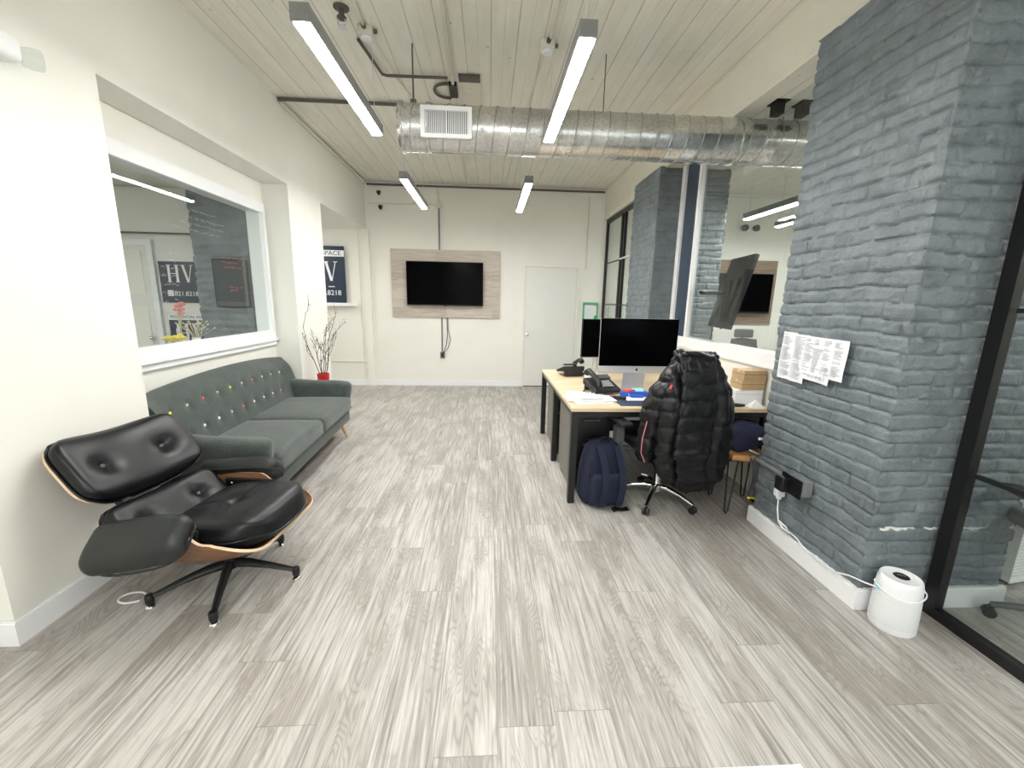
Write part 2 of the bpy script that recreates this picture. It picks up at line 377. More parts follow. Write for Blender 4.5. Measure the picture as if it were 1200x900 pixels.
        for L, mi in ((top, 0), (bot, 1), (ed, 2)):
            s.f += [tuple(k + off for k in q) for q in L]; s.mi += [mi] * len(L)
        return s
    def xf(s, mt): s.v = [tuple(mt @ Vector(p)) for p in s.v]; return s
    def build(s, name, mat, parent=None, world=False, smooth=True, ang=38, **tags):
        me = bpy.data.meshes.new(name); vs = s.v
        if world and parent is not None:
            inv = root_mx(parent).inverted(); vs = [tuple(inv @ Vector(p)) for p in s.v]
        me.from_pydata(vs, [], s.f)
        mats = mat if isinstance(mat, (list, tuple)) else [mat]
        for m_ in mats: me.materials.append(m_ if not isinstance(m_, str) else M[m_])
        if len(mats) > 1: me.polygons.foreach_set('material_index', s.mi)
        bm = bmesh.new(); bm.from_mesh(me); bmesh.ops.recalc_face_normals(bm, faces=bm.faces); bm.to_mesh(me); bm.free()
        if smooth:
            me.polygons.foreach_set('use_smooth', [True] * len(me.polygons)); me.set_sharp_from_angle(angle=math.radians(ang))
        me.update(); o = bpy.data.objects.new(name, me); COL.objects.link(o)
        if parent is not None: o.parent = parent
        for k_, v_ in tags.items(): o[k_] = v_
        return o
def root_mx(o):
    mt = Matrix.LocRotScale(o.location, o.rotation_euler, None)
    return root_mx(o.parent) @ mt if o.parent else mt
def thing(name, label, cat, loc=(0, 0, 0), rz=0, group=None):
    o = bpy.data.objects.new(name, None); COL.objects.link(o); o.location = loc; o.rotation_euler = (0, 0, rz)
    o.empty_display_size = 0.1; o['label'] = label; o['category'] = cat
    if group: o['group'] = group
    return o
def tag(o, label, cat, group=None, kind=None):
    o['label'] = label; o['category'] = cat
    if group: o['group'] = group
    if kind: o['kind'] = kind
    return o
def struct(name, mb, mat, smooth=False, parent=None):
    o = mb.build(name, mat, parent, smooth=smooth)
    if parent is None: o['kind'] = 'structure'
    return o
def copy_tree(o, parent=None):
    c = o.copy(); COL.objects.link(c); c.parent = parent
    for ch in list(o.children): copy_tree(ch, c)
    return c
def frame_mx(o, x, y, z):
    m = Matrix((x, y, z)).transposed().to_4x4(); m.translation = o; return m
def text(name, s, size, mat, parent, loc, rot, ext=0.001, align='CENTER', sx=1.0, world=False):
    cu = bpy.data.curves.new(name, 'FONT'); cu.body = s; cu.size = size; cu.extrude = ext; cu.align_x = align; cu.align_y = 'CENTER'
    cu.resolution_u = 3
    t = bpy.data.objects.new('tmp', cu); COL.objects.link(t); bpy.context.view_layer.update()
    dg = bpy.context.evaluated_depsgraph_get(); me = bpy.data.meshes.new_from_object(t.evaluated_get(dg))
    bpy.data.objects.remove(t); me.name = name
    mt = Matrix.LocRotScale(Vector(loc), Euler(rot), Vector((sx, 1, 1)))
    if world and parent is not None: mt = root_mx(parent).inverted() @ mt
    me.transform(mt); me.materials.clear(); me.materials.append(M[mat])
    o = bpy.data.objects.new(name, me); COL.objects.link(o); o.parent = parent; return o

# ================================================================== THE SETTING
CZ = 3.34; SZ = 2.60
XL = -2.02; XW = -2.27; YB = 7.30
f = MB().box(-6.5, 7.0, -4.2, 7.6, -0.1, 0.0); struct('floor', f, 'floor')
f = MB().box(-2.3, 7.0, -4.2, 7.6, CZ, CZ + 0.1); struct('ceiling', f, 'ceil')
m = MB()
m.box(XW - 0.12, XL, -4.2, YB + 0.02, SZ, CZ)                 # soffit over the left side
m.box(XW - 0.12, XL, 1.66, 2.51, 0, SZ)                  # near pier
m.box(XW - 0.12, XL, 4.57, 5.40, 0, SZ)                  # far pier
m.box(XW - 0.12, XW, -4.2, 1.66, 0, SZ)
m.box(XW - 0.12, XW, 2.51, 4.57, 0, 1.07); m.box(XW - 0.12, XW, 2.51, 4.57, 2.36, SZ)
m.box(XW - 0.12, XW, 2.51, 2.75, 1.07, 2.36); m.box(XW - 0.12, XW, 4.50, 4.57, 1.07, 2.36)
struct('wall_left', m, 'wall')
m = MB(); m.box(-4.4, XW - 0.12, 5.33, 5.40, 0, SZ); m.box(-4.5, -4.4, 5.33, YB, 0, SZ); struct('wall_hallway', m, 'wall')
m = MB(); m.box(-4.4, XW - 0.12, 5.40, YB, SZ, SZ + 0.08); struct('ceiling_hallway', m, 'wall')
m = MB(); m.box(-4.5, 7.0, YB, YB + 0.12, 0, CZ); m.box(-2.09, -1.975, YB - 0.05, YB, 0, SZ)
struct('wall_back', m, 'wall')
# window frame on the left wall
W1 = MB()
y0, y1, z0, z1 = 2.72, 4.535, 1.01, 2.40
for a in ((y0, y1, z1 - 0.095, z1), (y0, y1, z0 + 0.06, z0 + 0.145), (y0, y0 + 0.055, z0 + 0.145, z1 - 0.095), (y1 - 0.05, y1, z0 + 0.145, z1 - 0.095)):
    W1.box(XW, XW + 0.028, *a)
wf = struct('window_1', W1, 'trim')
g = MB(); g.box(XW - 0.13, XW + 0.012, y0 + 0.03, y0 + 0.05, z0 + 0.1, z1 - 0.06); g.box(XW - 0.13, XW + 0.012, y1 - 0.055, y1 - 0.035, z0 + 0.1, z1 - 0.06)
g.box(XW - 0.13, XW + 0.012, y0 + 0.03, y1 - 0.03, z1 - 0.085, z1 - 0.06); g.box(XW - 0.13, XW + 0.012, y0 + 0.03, y1 - 0.03, z0 + 0.1, z0 + 0.125)
g.build('window_lining', 'trim', wf, smooth=False)
g = MB(); g.box(XW, XW + 0.05, y0 - 0.02, y1 + 0.02, z0 + 0.035, z0 + 0.060); g.box(XW, XW + 0.03, y0, y1, z0 - 0.01, z0 + 0.03)
g.build('window_sill', 'trim', wf, smooth=False)
g = MB(); g.box(XW - 0.01, XW - 0.004, y0 + 0.04, y1 - 0.04, z0 + 0.11, z1 - 0.07); g.build('window_pane', 'glass', wf, smooth=False)
# baseboards
def bb(m, x0, x1, y0, y1, h=0.115): m.box(x0, x1, y0, y1, 0, h - 0.008); e = 0.004; m.box(x0 + (e if x1 - x0 < 0.05 else 0), x1 - (e if x1 - x0 < 0.05 else 0), y0 + (e if y1 - y0 < 0.05 else 0), y1 - (e if y1 - y0 < 0.05 else 0), h - 0.008, h)
m = MB(); T = 0.016
bb(m, XL, XL + T, 1.66, 2.51); bb(m, XW + T, XL + T, 1.66 - T, 1.66); bb(m, XW, XW + T, -4.1, 1.66 - T); bb(m, XW + T, XL + T, 2.51, 2.51 + T)
bb(m, XW, XW + T, 2.51, 4.57); bb(m, XL, XL + T, 4.57, 5.40); bb(m, XW + T, XL + T, 4.57 - T, 4.57)
struct('baseboard_left', m, 'trim')
m = MB(); bb(m, -4.4, -2.09, YB - T, YB, 0.10); bb(m, -1.975, 0.585, YB - T, YB, 0.10); struct('baseboard_back', m, 'trim')
# door in the back wall
d = MB(); d.box(0.622, 1.50, YB - 0.012, YB + 0.0, 0.012, 2.065)
dr = struct('door_1', d, 'door')
d = MB(); d.box(0.575, 0.615, YB - 0.03, YB, 0, 2.072); d.box(1.507, 1.545, YB - 0.03, YB, 0, 2.072); d.box(0.575, 1.545, YB - 0.03, YB, 2.072, 2.112); d.build('door_frame', 'wall', dr, smooth=False)
d = MB(); d.lathe([(0.026, 0), (0.028, -0.006), (0.010, -0.012), (0.010, -0.035), (0.024, -0.043), (0.027, -0.055), (0.020, -0.066), (0.002, -0.069)], 20, (0.672, YB - 0.012, 0.93), 'Y'); d.build('door_knob', 'chrome', dr)
d = MB(); d.box(0.622, 1.50, YB - 0.02, YB, 0.0, 0.012); d.build('threshold', 'black', dr, smooth=False)
# thin wall mouldings
m = MB(); m.box(-4.3, -2.09, YB - 0.012, YB, 0.405, 0.42); m.box(-2.16, -2.15, YB - 0.008, YB, 0.1, SZ); struct('trim_1', m, 'cream')
# right side: boxed beam on the columns
m = MB(); m.box(1.93, 2.75, -4.2, YB, 2.98, CZ); struct('beam_right', m, 'cream')
m = MB()
for y_ in (3.0,): m.box(1.93, 2.60, -4.2, YB, 2.972, 2.98)
struct('trim_2', m, 'ceil')

def brick_column(name, x0, x1, y0, y1, z1, step=0.013, seed=0):
    per = []
    def side(ax, ay, bx, by, nx, ny):
        L = math.hypot(bx - ax, by - ay); n = max(2, int(L / step))
        for k in range(n):
            t = k / n; nn = (nx, ny)
            per.append((ax + (bx - ax) * t, ay + (by - ay) * t, nx, ny, L * t, L))
    side(x0, y1, x0, y0, -1, 0); side(x0, y0, x1, y0, 0, -1); side(x1, y0, x1, y1, 1, 0); side(x1, y1, x0, y1, 0, 1)
    H, BL, CH = 0.0725, 0.212, 0
    nz = int(z1 / step); N = len(per); vs = []; cum = 0
    offs = {}
    for kz in range(nz + 1):
        z = z1 * kz / nz
        for k, (px_, py_, nx, ny, s_, L) in enumerate(per):
            wv = noise.noise(Vector((px_ * 2.2 + seed, py_ * 2.2, z * 2.0))) * 0.018 + noise.noise(Vector((px_ * 9 + seed, py_ * 9, z * 9))) * 0.011
            zz = z + wv; row = math.floor(zz / H); fz = zz / H - row
            sh = 0.5 * (row % 2) + 0.12 * math.sin(row * 12.9)
            ss = (s_ + noise.noise(Vector((px_ * 8, py_ * 8, z * 8 + 5))) * 0.012) / BL + sh + (nx * 1.3 + ny * 0.7); col = math.floor(ss); fs_ = ss - col
            key = (row, col, nx, ny)
            if key not in offs:
                offs[key] = (rnd.uniform(-0.004, 0.004), rnd.uniform(-0.006, 0.006), rnd.uniform(0.006, 0.013), rnd.random())
            o1, tilt, md, rv = offs[key]
            dz = min(fz, 1 - fz) * H; ds = min(fs_, 1 - fs_) * BL
            mm = 0.0
            if dz < 0.010: mm = max(mm, 1 - max(0, dz - 0.003) / 0.007)
            if ds < 0.010 and rv > 0.12: mm = max(mm, (1 - max(0, ds - 0.002) / 0.008) * 0.8)
            dsp = o1 + tilt * (fz - 0.5) - md * mm + noise.noise(Vector((px_ * 28, py_ * 28, z * 28 + seed))) * 0.0035 + noise.noise(Vector((px_ * 60, py_ * 60, z * 60))) * 0.0022
            # round the arris
            e = min(s_, L - s_)
            if e < step * 0.5: dx, dy = (nx, ny); pn = per[k - 1]; dx += pn[2]; dy += pn[3]; dsp -= 0.002; dx *= 0.9; dy *= 0.9
            else: dx, dy = nx, ny
            vs.append((px_ + dx * dsp, py_ + dy * dsp, z))
    fs = [(a * N + b_, a * N + (b_ + 1) % N, (a + 1) * N + (b_ + 1) % N, (a + 1) * N + b_) for a in range(nz) for b_ in range(N)]
    m = MB(); m.add(vs, fs); o = m.build(name, 'brick', None, ang=60); o['kind'] = 'structure'; return o
brick_column('wall_column_near', 1.87, 2.64, 1.757, 2.61, 2.985, 0.0085, 1)
brick_column('wall_column_far', 1.87, 2.68, 4.85, 5.68, 2.985, 0.012, 4)
brick_column('wall_column_left', -3.03, -2.47, 4.6, 5.33, 2.7, 0.02, 9)
m = MB(); bb(m, 1.852, 1.880, 1.765, 2.63, 0.112); bb(m, 1.852, 2.66, 1.739, 1.765, 0.112); bb(m, 1.880, 2.148, 2.605, 2.63, 0.112); bb(m, 1.852, 1.880, 4.858, 5.7, 0.112); bb(m, 1.852, 2.148, 4.83, 4.858, 0.112)
struct('baseboard_right', m, 'trim')
# glazed wall between the columns
XG = 2.15
m = MB(); m.box(XG, XG + 0.10, 2.60, 4.86, 0, 1.04); struct('wall_right', m, 'wall')
wr = MB(); wr.box(XG - 0.03, XG + 0.13, 2.60, 4.86, 1.03, 1.06); wr.box(XG - 0.022, XG, 2.60, 4.86, 1.025, 1.15); wr.box(XG, XG + 0.10, 2.60, 4.86, 1.06, 1.15)
w2 = struct('window_2', wr, 'trim')
g = MB(); g.box(XG - 0.03, XG + 0.02, 4.755, 4.835, 1.15, 2.98); g.build('window_post', 'trim', w2, smooth=False)
g = MB(); g.box(XG - 0.03, XG + 0.02, 4.395, 4.44, 1.15, 2.98); g.build('window_post', 'trim', w2, smooth=False)
g = MB(); g.box(XG - 0.005, XG + 0.03, 4.44, 4.755, 1.15, 2.98); g.build('filler_panel', 'navypanel', w2, smooth=False)
g = MB(); X_ = XG + 0.004
pts = [(2.60, 1.15), (4.395, 1.15), (4.395, 2.98), (3.72, 2.98), (3.72, 2.585), (3.34, 2.585), (3.34, 2.98), (2.60, 2.98)]
for a, b_ in (((2.60, 1.15), (4.395, 2.585)), ((2.60, 2.585), (3.34, 2.98)), ((3.72, 2.585), (4.395, 2.98))):
    g.box(X_, X_ + 0.006, a[0], b_[0], a[1], b_[1])
g.build('window_pane', 'glass', w2, smooth=False)
# black framed glass screen beside the near column
XP = 2.205
s3 = MB(); s3.box(XP, XP + 0.045, 1.675, 1.735, 0.0, 2.98)
w3 = struct('window_3', s3, 'black')
g = MB(); g.box(XP, XP + 0.045, -2.5, 1.675, 0, 0.05); g.build('bottom_rail', 'black', w3, smooth=False)
for zc in (0.755, 1.50, 2.25):
    g = MB(); g.box(XP + 0.014, XP + 0.034, -2.5, 1.66, zc - 0.01, zc + 0.01); g.build('glazing_bar', 'black', w3, smooth=False)
g = MB(); g.box(XP, XP + 0.045, -2.5, 1.675, 2.93, 2.98); g.build('top_rail', 'black', w3, smooth=False)
g = MB(); g.box(XP + 0.02, XP + 0.028, -2.5, 1.66, 0.05, 2.93); g.build('window_pane', 'glass', w3, smooth=False)
# black framed glass screen at the far end
s4 = MB(); XF = 1.97
s4.box(XF, XF + 0.04, 7.245, YB, 0, 2.80)
w4 = struct('window_4', s4, 'black')
for a in ((6.42, 6.48), (6.30, 6.345), (5.70, 5.75)):
    g = MB(); g.box(XF, XF + 0.04, a[0], a[1], 0, 2.80); g.build('window_post', 'black', w4, smooth=False)
g = MB(); g.box(XF, XF + 0.04, 5.70, YB, 2.80, 2.86); g.build('top_rail', 'black', w4, smooth=False)
for zc in (1.47,):
    g = MB(); g.box(XF + 0.01, XF + 0.03, 5.75, 7.245, zc - 0.008, zc + 0.008); g.build('glazing_bar', 'black', w4, smooth=False)
g = MB(); g.box(XF - 0.02, XF + 0.03, 5.75, 6.42, 2.14, 2.16); g.build('glazing_bar', 'white', w4, smooth=False)
g = MB(); g.box(XF + 0.01, XF + 0.03, 6.48, 7.245, 2.14, 2.156); g.build('glazing_bar', 'black', w4, smooth=False)
g = MB(); g.box(XF + 0.016, XF + 0.022, 5.75, 7.245, 0.02, 2.80); g.build('window_pane', 'glass', w4, smooth=False)
m = MB(); m.box(1.93, 2.05, 5.68, YB, 2.86, 2.98); struct('trim_3', m, 'cream')
# rooms behind the glass
m = MB(); m.box(6.9, 7.0, -4.2, YB, 0, CZ); struct('wall_right_outer', m, 'wall')
m = MB(); m.box(-6.4, XW - 0.12, 5.32, 5.33, 0, 2.70); struct('wall_left_room_back', m, 'wall')
m = MB(); m.box(-6.5, -6.4, -4.2, 5.4, 0, 2.72); struct('wall_left_room_side', m, 'wall')
m = MB(); m.box(-6.5, XW - 0.12, -4.2, 5.4, 2.70, 2.78); struct('ceiling_left_room', m, 'wall')
# rear wall behind the viewer with three tall daylight windows
m = MB(); m.box(-6.5, 7.0, -4.3, -4.2, 0, 0.7); m.box(-6.5, 7.0, -4.3, -4.2, 2.75, CZ)
xs = [-6.5, -5.2, -3.2, -1.7, 1.2, 1.9, 2.6, 3.4, 6.0, 7.0]
for a, b_ in ((-6.5, -5.2), (-3.2, -1.7), (-0.35, -0.1), (1.25, 1.9), (2.2, 3.4), (5.6, 7.0)): m.box(a, b_, -4.3, -4.2, 0.7, 2.75)
struct('wall_rear', m, 'wall')
for n_, (a, b_) in enumerate(((-5.2, -3.2), (-1.7, -0.35), (-0.1, 1.25), (3.4, 5.6))):
    m = MB(); m.box(a, b_, -4.29, -4.21, 0.7, 0.75); m.box(a, b_, -4.29, -4.21, 2.70, 2.75); m.box(a, a + 0.05, -4.29, -4.21, 0.75, 2.70); m.box(b_ - 0.05, b_, -4.29, -4.21, 0.75, 2.70); m.box(a, b_, -4.27, -4.23, 1.7, 1.74)
    struct('window_%d' % (n_ + 5), m, 'trim')

# ================================================================== CEILING FITTINGS
def pendant(label, x, y0, y1, z=2.655, group=None, m_='lamp', drop=None, cables=(0.06, -0.06), wtop=CZ):
    t = thing('pendant_lamp', label, 'lamp', (x, (y0 + y1) / 2, z), 0, group)
    h = (y1 - y0) / 2
    MB().box(-0.040, -0.034, -h, h, -0.013, 0.052).box(0.034, 0.040, -h, h, -0.013, 0.052).box(-0.034, 0.034, -h, h, 0.025, 0.052).build('housing', 'lamphouse', t, smooth=False)
    MB().rbox(0.034, h - 0.004, 0.024, 0.012, 2, 3).xf(Matrix.Translation((0, 0, 0.0))).build('diffuser', m_, t)
    MB().box(-0.041, 0.041, -h - 0.006, -h + 0.002, -0.016, 0.054).build('end_cap', 'lamphouse', t, smooth=False)
    MB().box(-0.041, 0.041, h - 0.002, h + 0.006, -0.016, 0.054).build('end_cap', 'lamphouse', t, smooth=False)
    for s_ in (-1, 1):
        MB().tube([(0, s_ * (h - 0.05), 0.05), (0, s_ * (h - 0.05), wtop - z)], 0.0022, 5).build('suspension_cable', 'alu', t)
    return t
G = 'tube pendant lamps over the main room'
pendant('tube pendant lamp at upper left, nearest the window wall, running out of the top edge', -0.805, 2.07, 3.30, group=G)
pendant('tube pendant lamp in front of the duct, at upper middle right', 0.425, 2.07, 3.30, group=G)
pendant('far tube pendant lamp hanging left, above the wall television', -0.84, 4.40, 5.75, group=G)
pendant('far tube pendant lamp hanging right, above the gap between television and door', 0.385, 4.40, 5.75, group=G)
for x_ in (-0.805, 0.425):  # unseen pair, added to brighten the near floor
    pendant('unseen tube pendant lamp added for fill light behind the viewer, %s of the pair' % ('left' if x_ < 0 else 'right'), x_, -3.3, -2.05, group='added tube pendant lamps behind the viewer')
for x_ in (-0.805, 0.425):  # second unseen pair, added as fill for the foreground
    pendant('unseen tube pendant lamp added for fill light overhead of the viewer, %s of the pair' % ('left' if x_ < 0 else 'right'), x_, -0.95, 0.30, group='added tube pendant lamps behind the viewer')
G2 = 'tube pendant lamps in the glazed right-hand room'
pendant('long tube pendant lamp seen through the right glass, nearest', 3.15, 3.2, 5.25, 2.55, G2, 'lamp2')
pendant('short tube pendant lamp seen through the right glass, upper of the far two', 4.2, 5.1, 6.2, 2.65, G2, 'lamp2')
pendant('short tube pendant lamp seen through the right glass, lowest and farthest', 5.0, 5.1, 6.2, 2.65, G2, 'lamp2')
pendant('tube pendant lamp in the glazed side room, out of view behind the screen', 4.2, -1.0, 1.0, 2.65, G2, 'lamp2')
pendant('unseen tube lamp lighting the left room, nearer the window wall', -3.6, 1.9, 3.15, 2.42, None, 'lamp2', wtop=2.70)  # kept out of view, here only to light the left room
pendant('tube lamp added deeper in the left room to brighten it', -4.9, 2.2, 3.45, 2.42, None, 'lamp2', wtop=2.70)  # added to brighten the wall behind the left window
pendant('tube lamp in the hallway recess behind the pier', -3.3, 6.0, 6.7, 2.42, None, 'lamp2', wtop=2.60)

# spiral duct
DY, DZ, DR = 3.525, 2.775, 0.163
duct = thing('air_duct', 'galvanised spiral air duct crossing under the ceiling', 'duct', (-0.68, DY, DZ))
m = MB(); n = 56; Ld = 3.75; st = 0.0105; prof = []
K = int(Ld / st); vs = []; pitch = 0.122
for k in range(K + 1):
    x = k * st
    for j in range(n):
        a = 2 * PI * j / n
        ph = ((x + pitch * j / n) / pitch) % 1.0
        rr = DR - (0.0012 if 0.50 < ph < 0.56 else 0) + 0.0006 * math.sin(ph * 2 * PI)
        if x < 0.03: rr = DR + 0.006
        vs.append((x, rr * math.cos(a), rr * math.sin(a)))
fs = [(a * n + b_, a * n + (b_ + 1) % n, (a + 1) * n + (b_ + 1) % n, (a + 1) * n + b_) for a in range(K) for b_ in range(n)]
m.add(vs, fs); m.build('duct_body', 'galv', duct, ang=50)
pts = []; NT = int(Ld / pitch)
for k in range(NT * 40 - 20):
    a = 2 * PI * k / 40; x = 0.04 + pitch * k / 40
    if x > Ld - 0.01: break
    pts.append((x, (DR + 0.001) * math.cos(a), -(DR + 0.001) * math.sin(a)))
MB().tube(pts, 0.0042, 6).build('spiral_seam', 'seam', duct)
m = MB(); m.lathe([(0.01, 0.012), (DR - 0.01, 0.012), (DR + 0.007, 0.0), (DR + 0.010, 0.008), (DR + 0.010, 0.03), (DR + 0.004, 0.036)], 56, axis='X'); m.build('end_cap', 'galv', duct)
m = MB(); m.lathe([(DR + 0.003, 0.20), (DR + 0.011, 0.203), (DR + 0.011, 0.225), (DR + 0.003, 0.228)], 56, axis='X'); m.build('joint_band', 'galv', duct)
m = MB(); m.lathe([(DR + 0.003, 2.60), (DR + 0.011, 2.603), (DR + 0.011, 2.625), (DR + 0.003, 2.628)], 56, axis='X'); m.build('joint_band', 'galv', duct)
m = MB(); m.tube([(0.10, 0, DR), (0.10, 0, CZ - DZ)], 0.006, 8); m.box(0.08, 0.12, -0.02, 0.02, DR - 0.003, DR + 0.03); m.build('hanger_rod', 'darkpipe', duct)
for xx in (1.55, 3.0):
    m = MB(); m.tube([(xx, 0, DR), (xx, 0, CZ - DZ if xx < 2 else 2.98 - DZ)], 0.004, 6); m.build('hanger_rod', 'darkpipe', duct)
for (px_, pz_) in ((0.07, 0), (0.62, -0.05)):
    MB().tube([(px_, -DR * 0.95, pz_), (px_, -DR - 0.014, pz_)], 0.012, 10).build('test_plug', 'alu', duct)
# register grille, tilted slightly down
gm = Matrix.Translation((0.36, -DR - 0.008, -0.015)) @ Matrix.Rotation(math.radians(0), 4, 'X')
reg = MB(); w_, h_ = 0.185, 0.105
for a in ((-w_, w_, h_ - 0.028, h_), (-w_, w_, -h_, -h_ + 0.028), (-w_, -w_ + 0.03, -h_ + 0.028, h_ - 0.028), (w_ - 0.03, w_, -h_ + 0.028, h_ - 0.028), (-0.006, 0.006, -h_ + 0.028, h_ - 0.028)):
    reg.box(a[0], a[1], -0.014, 0.006, a[2], a[3], gm)
ro = reg.build('register_frame', 'white', duct, smooth=False)
sl = MB()
for k in range(30):
    xx = -w_ + 0.036 + k * (2 * w_ - 0.072) / 29
    if abs(xx) < 0.008: continue
    sl.box(xx - 0.0025, xx + 0.0025, -0.010, 0.004, -h_ + 0.028, h_ - 0.028, gm)
sl.build('louvre_slats', 'white', ro, smooth=False)
b2 = MB(); b2.box(-w_ + 0.01, w_ - 0.01, 0.004, 0.012, -h_ + 0.01, h_ - 0.01, gm); b2.build('register_backing', 'black', ro, smooth=False)
b2 = MB(); b2.box(-w_ + 0.012, w_ - 0.012, 0.016, 0.14, -h_ + 0.012, h_ - 0.012, Matrix.Translation((0.36, -DR - 0.004, -0.015))); b2.build('register_collar', 'galv', duct, smooth=False)

# conduits and boxes at the ceiling
def pipe(name, pts, r, mat, label, cat, group=None):
    o = MB().tube(pts, r, 8).build(name, mat); return tag(o, label, cat, group)
zc = CZ - 0.016
pipe('conduit', [(-0.30, -4.1, zc), (-0.31, 3.0, zc), (-0.33, 4.3, zc), (-0.36, 6.9, zc)], 0.014, 'cream', 'cream conduit running along the ceiling boards over the duct', 'pipe')
pipe('conduit', [(-1.97, YB - 0.03, CZ - 0.05), (1.9, YB - 0.03, CZ - 0.05)], 0.016, 'darkpipe', 'dark pipe along the top of the back wall', 'pipe')
pipe('conduit', [(XL + 0.02, 4.5, CZ - 0.03), (XL + 0.02, YB - 0.03, CZ - 0.03)], 0.018, 'cream', 'cream pipe along the top of the left soffit', 'pipe')
pipe('conduit', [(XL + 0.02, 4.48, CZ - 0.02), (-0.2, 4.48, CZ - 0.02)], 0.016, 'darkpipe', 'dark pipe crossing the ceiling boards behind the duct end', 'pipe')
pipe('conduit', [(-0.85, YB - 0.02, CZ - 0.08), (-0.835, YB - 0.02, 3.04)], 0.012, 'cream', 'short cream conduit above the round wall junction box', 'pipe')
pipe('conduit', [(-0.83, YB - 0.02, 2.99), (-0.83, YB - 0.02, 2.31)], 0.013, 'steelgrey', 'grey conduit dropping to the top of the television board', 'pipe')
pipe('conduit', [(-1.97, YB - 0.015, 3.01), (-0.87, YB - 0.015, 3.01)], 0.008, 'cream', 'thin conduit running level to the round wall junction box', 'pipe')
pipe('conduit', [(1.655, YB - 0.012, 3.2), (1.655, YB - 0.012, 2.05)], 0.008, 'cream', 'thin cream conduit on the wall right of the door', 'pipe')
pipe('conduit', [(-0.86, 2.2, zc), (-0.87, 3.30, zc)], 0.012, 'cream', 'cream conduit feeding the left ceiling junction box', 'pipe')
pipe('conduit', [(-0.86, 3.44, zc + 0.008), (-0.80, 4.0, zc + 0.008), (-0.72, 4.42, zc + 0.008)], 0.010, 'cream', 'thin conduit leaving the left ceiling junction box toward the back', 'pipe')
pipe('conduit', [(-0.95, 3.46, zc - 0.01), (-0.895, 3.92, zc - 0.01), (-0.86, 3.94, zc - 0.01), (-0.36, 3.93, zc - 0.01)], 0.012, 'darkpipe', 'dark bent pipe on the ceiling left of the cream conduit', 'pipe')
pipe('conduit', [(0.42, 2.0, zc), (0.42, 3.33, zc)], 0.012, 'cream', 'cream conduit feeding the right ceiling junction box', 'pipe')
pipe('conduit', [(0.40, 3.50, zc), (0.32, 5.0, zc), (0.25, 7.1, zc)], 0.008, 'cream', 'thin conduit leaving the right ceiling junction box', 'pipe')
def jbox(x, y, label):
    t = thing('junction_box', label, 'electrical box', (x, y, CZ))
    MB().rbox(0.05, 0.05, 0.03, 0.012, 2, 3).xf(Matrix.Translation((0, 0, -0.028))).build('box_body', 'cream', t)
    MB().lathe([(0.002, -0.075), (0.032, -0.074), (0.040, -0.066), (0.040, -0.055)], 20).build('cover', 'white', t)
    MB().tube([(0.055, 0.0, -0.02), (0.075, 0.0, -0.02)], 0.014, 8).build('connector', 'darkpipe', t)
    MB().tube([(0, -0.05, -0.02), (0, -0.075, -0.02)], 0.016, 8).build('connector', 'darkpipe', t)
jbox(-0.87, 3.37, 'cream ceiling junction box left of the duct hanger rod')
jbox(0.41, 3.42, 'cream ceiling junction box over the middle of the duct')
t = thing('junction_box', 'round cream junction box high on the back wall', 'electrical box', (-0.83, YB, 3.01))
MB().lathe([(0.055, 0), (0.055, -0.04), (0.045, -0.046), (0.002, -0.046)], 24, axis='Y').build('box_body', 'cream', t)
MB().lathe([(0.006, -0.046), (0.006, -0.05), (0.001, -0.052)], 8, axis='Y').build('screw', 'alu', t)
t = thing('sprinkler_head', 'brass sprinkler head hanging at the top edge left', 'sprinkler', (-0.97, 3.17, CZ))
MB().lathe([(0.05, 0), (0.05, -0.006), (0.018, -0.012), (0.018, -0.05), (0.03, -0.055), (0.03, -0.065), (0.012, -0.07)], 18).build('escutcheon', 'darkpipe', t)
MB().tube([(0.02, 0, -0.065), (0.026, 0, -0.09), (0.006, 0, -0.115)], 0.004, 6).tube([(-0.02, 0, -0.065), (-0.026, 0, -0.09), (-0.006, 0, -0.115)], 0.004, 6).build('frame_arms', 'alu', t)
MB().lathe([(0.002, -0.113), (0.028, -0.113), (0.030, -0.117), (0.002, -0.118)], 16).build('deflector', 'alu', t)
# bracket, strap and plates beyond the conduit
t = thing('ceiling_bracket', 'black metal bracket with a curved strap beside the ceiling conduit', 'bracket', (-0.33, 4.15, CZ))
MB().box(-0.035, 0.035, -0.11, 0.11, -0.035, 0).build('plate', 'black', t, smooth=False)
arc = [(-0.03 - 0.14 * math.sin(a) ** 0.8, 0.02 - 0.13 * math.cos(a), -0.02) for a in [PI * k / 12 for k in range(13)]]
MB().tube(arc, 0.012, 6).build('strap', 'darkpipe', t)
o = MB().box(-0.27, -0.09, 3.90, 3.99, CZ - 0.025, CZ).build('conduit_tray', 'darkpipe', smooth=False); tag(o, 'short bronze coloured tray on the ceiling right of the bracket', 'bracket')
o = MB().box(-0.26, -0.09, 4.0, 4.42, CZ - 0.015, CZ).box(-0.19, -0.17, 4.1, 4.14, CZ - 0.022, CZ - 0.015).build('cover_plate', 'cream', smooth=False); tag(o, 'cream rectangular cover plate on the ceiling boards', 'plate')
o = MB().box(-0.78, -0.14, 4.62, 4.64, CZ - 0.03, CZ).box(-0.16, -0.14, 4.50, 4.9, CZ - 0.03, CZ).build('access_frame', 'cream', smooth=False); tag(o, 'cream edging strip on the ceiling behind the duct', 'trim')
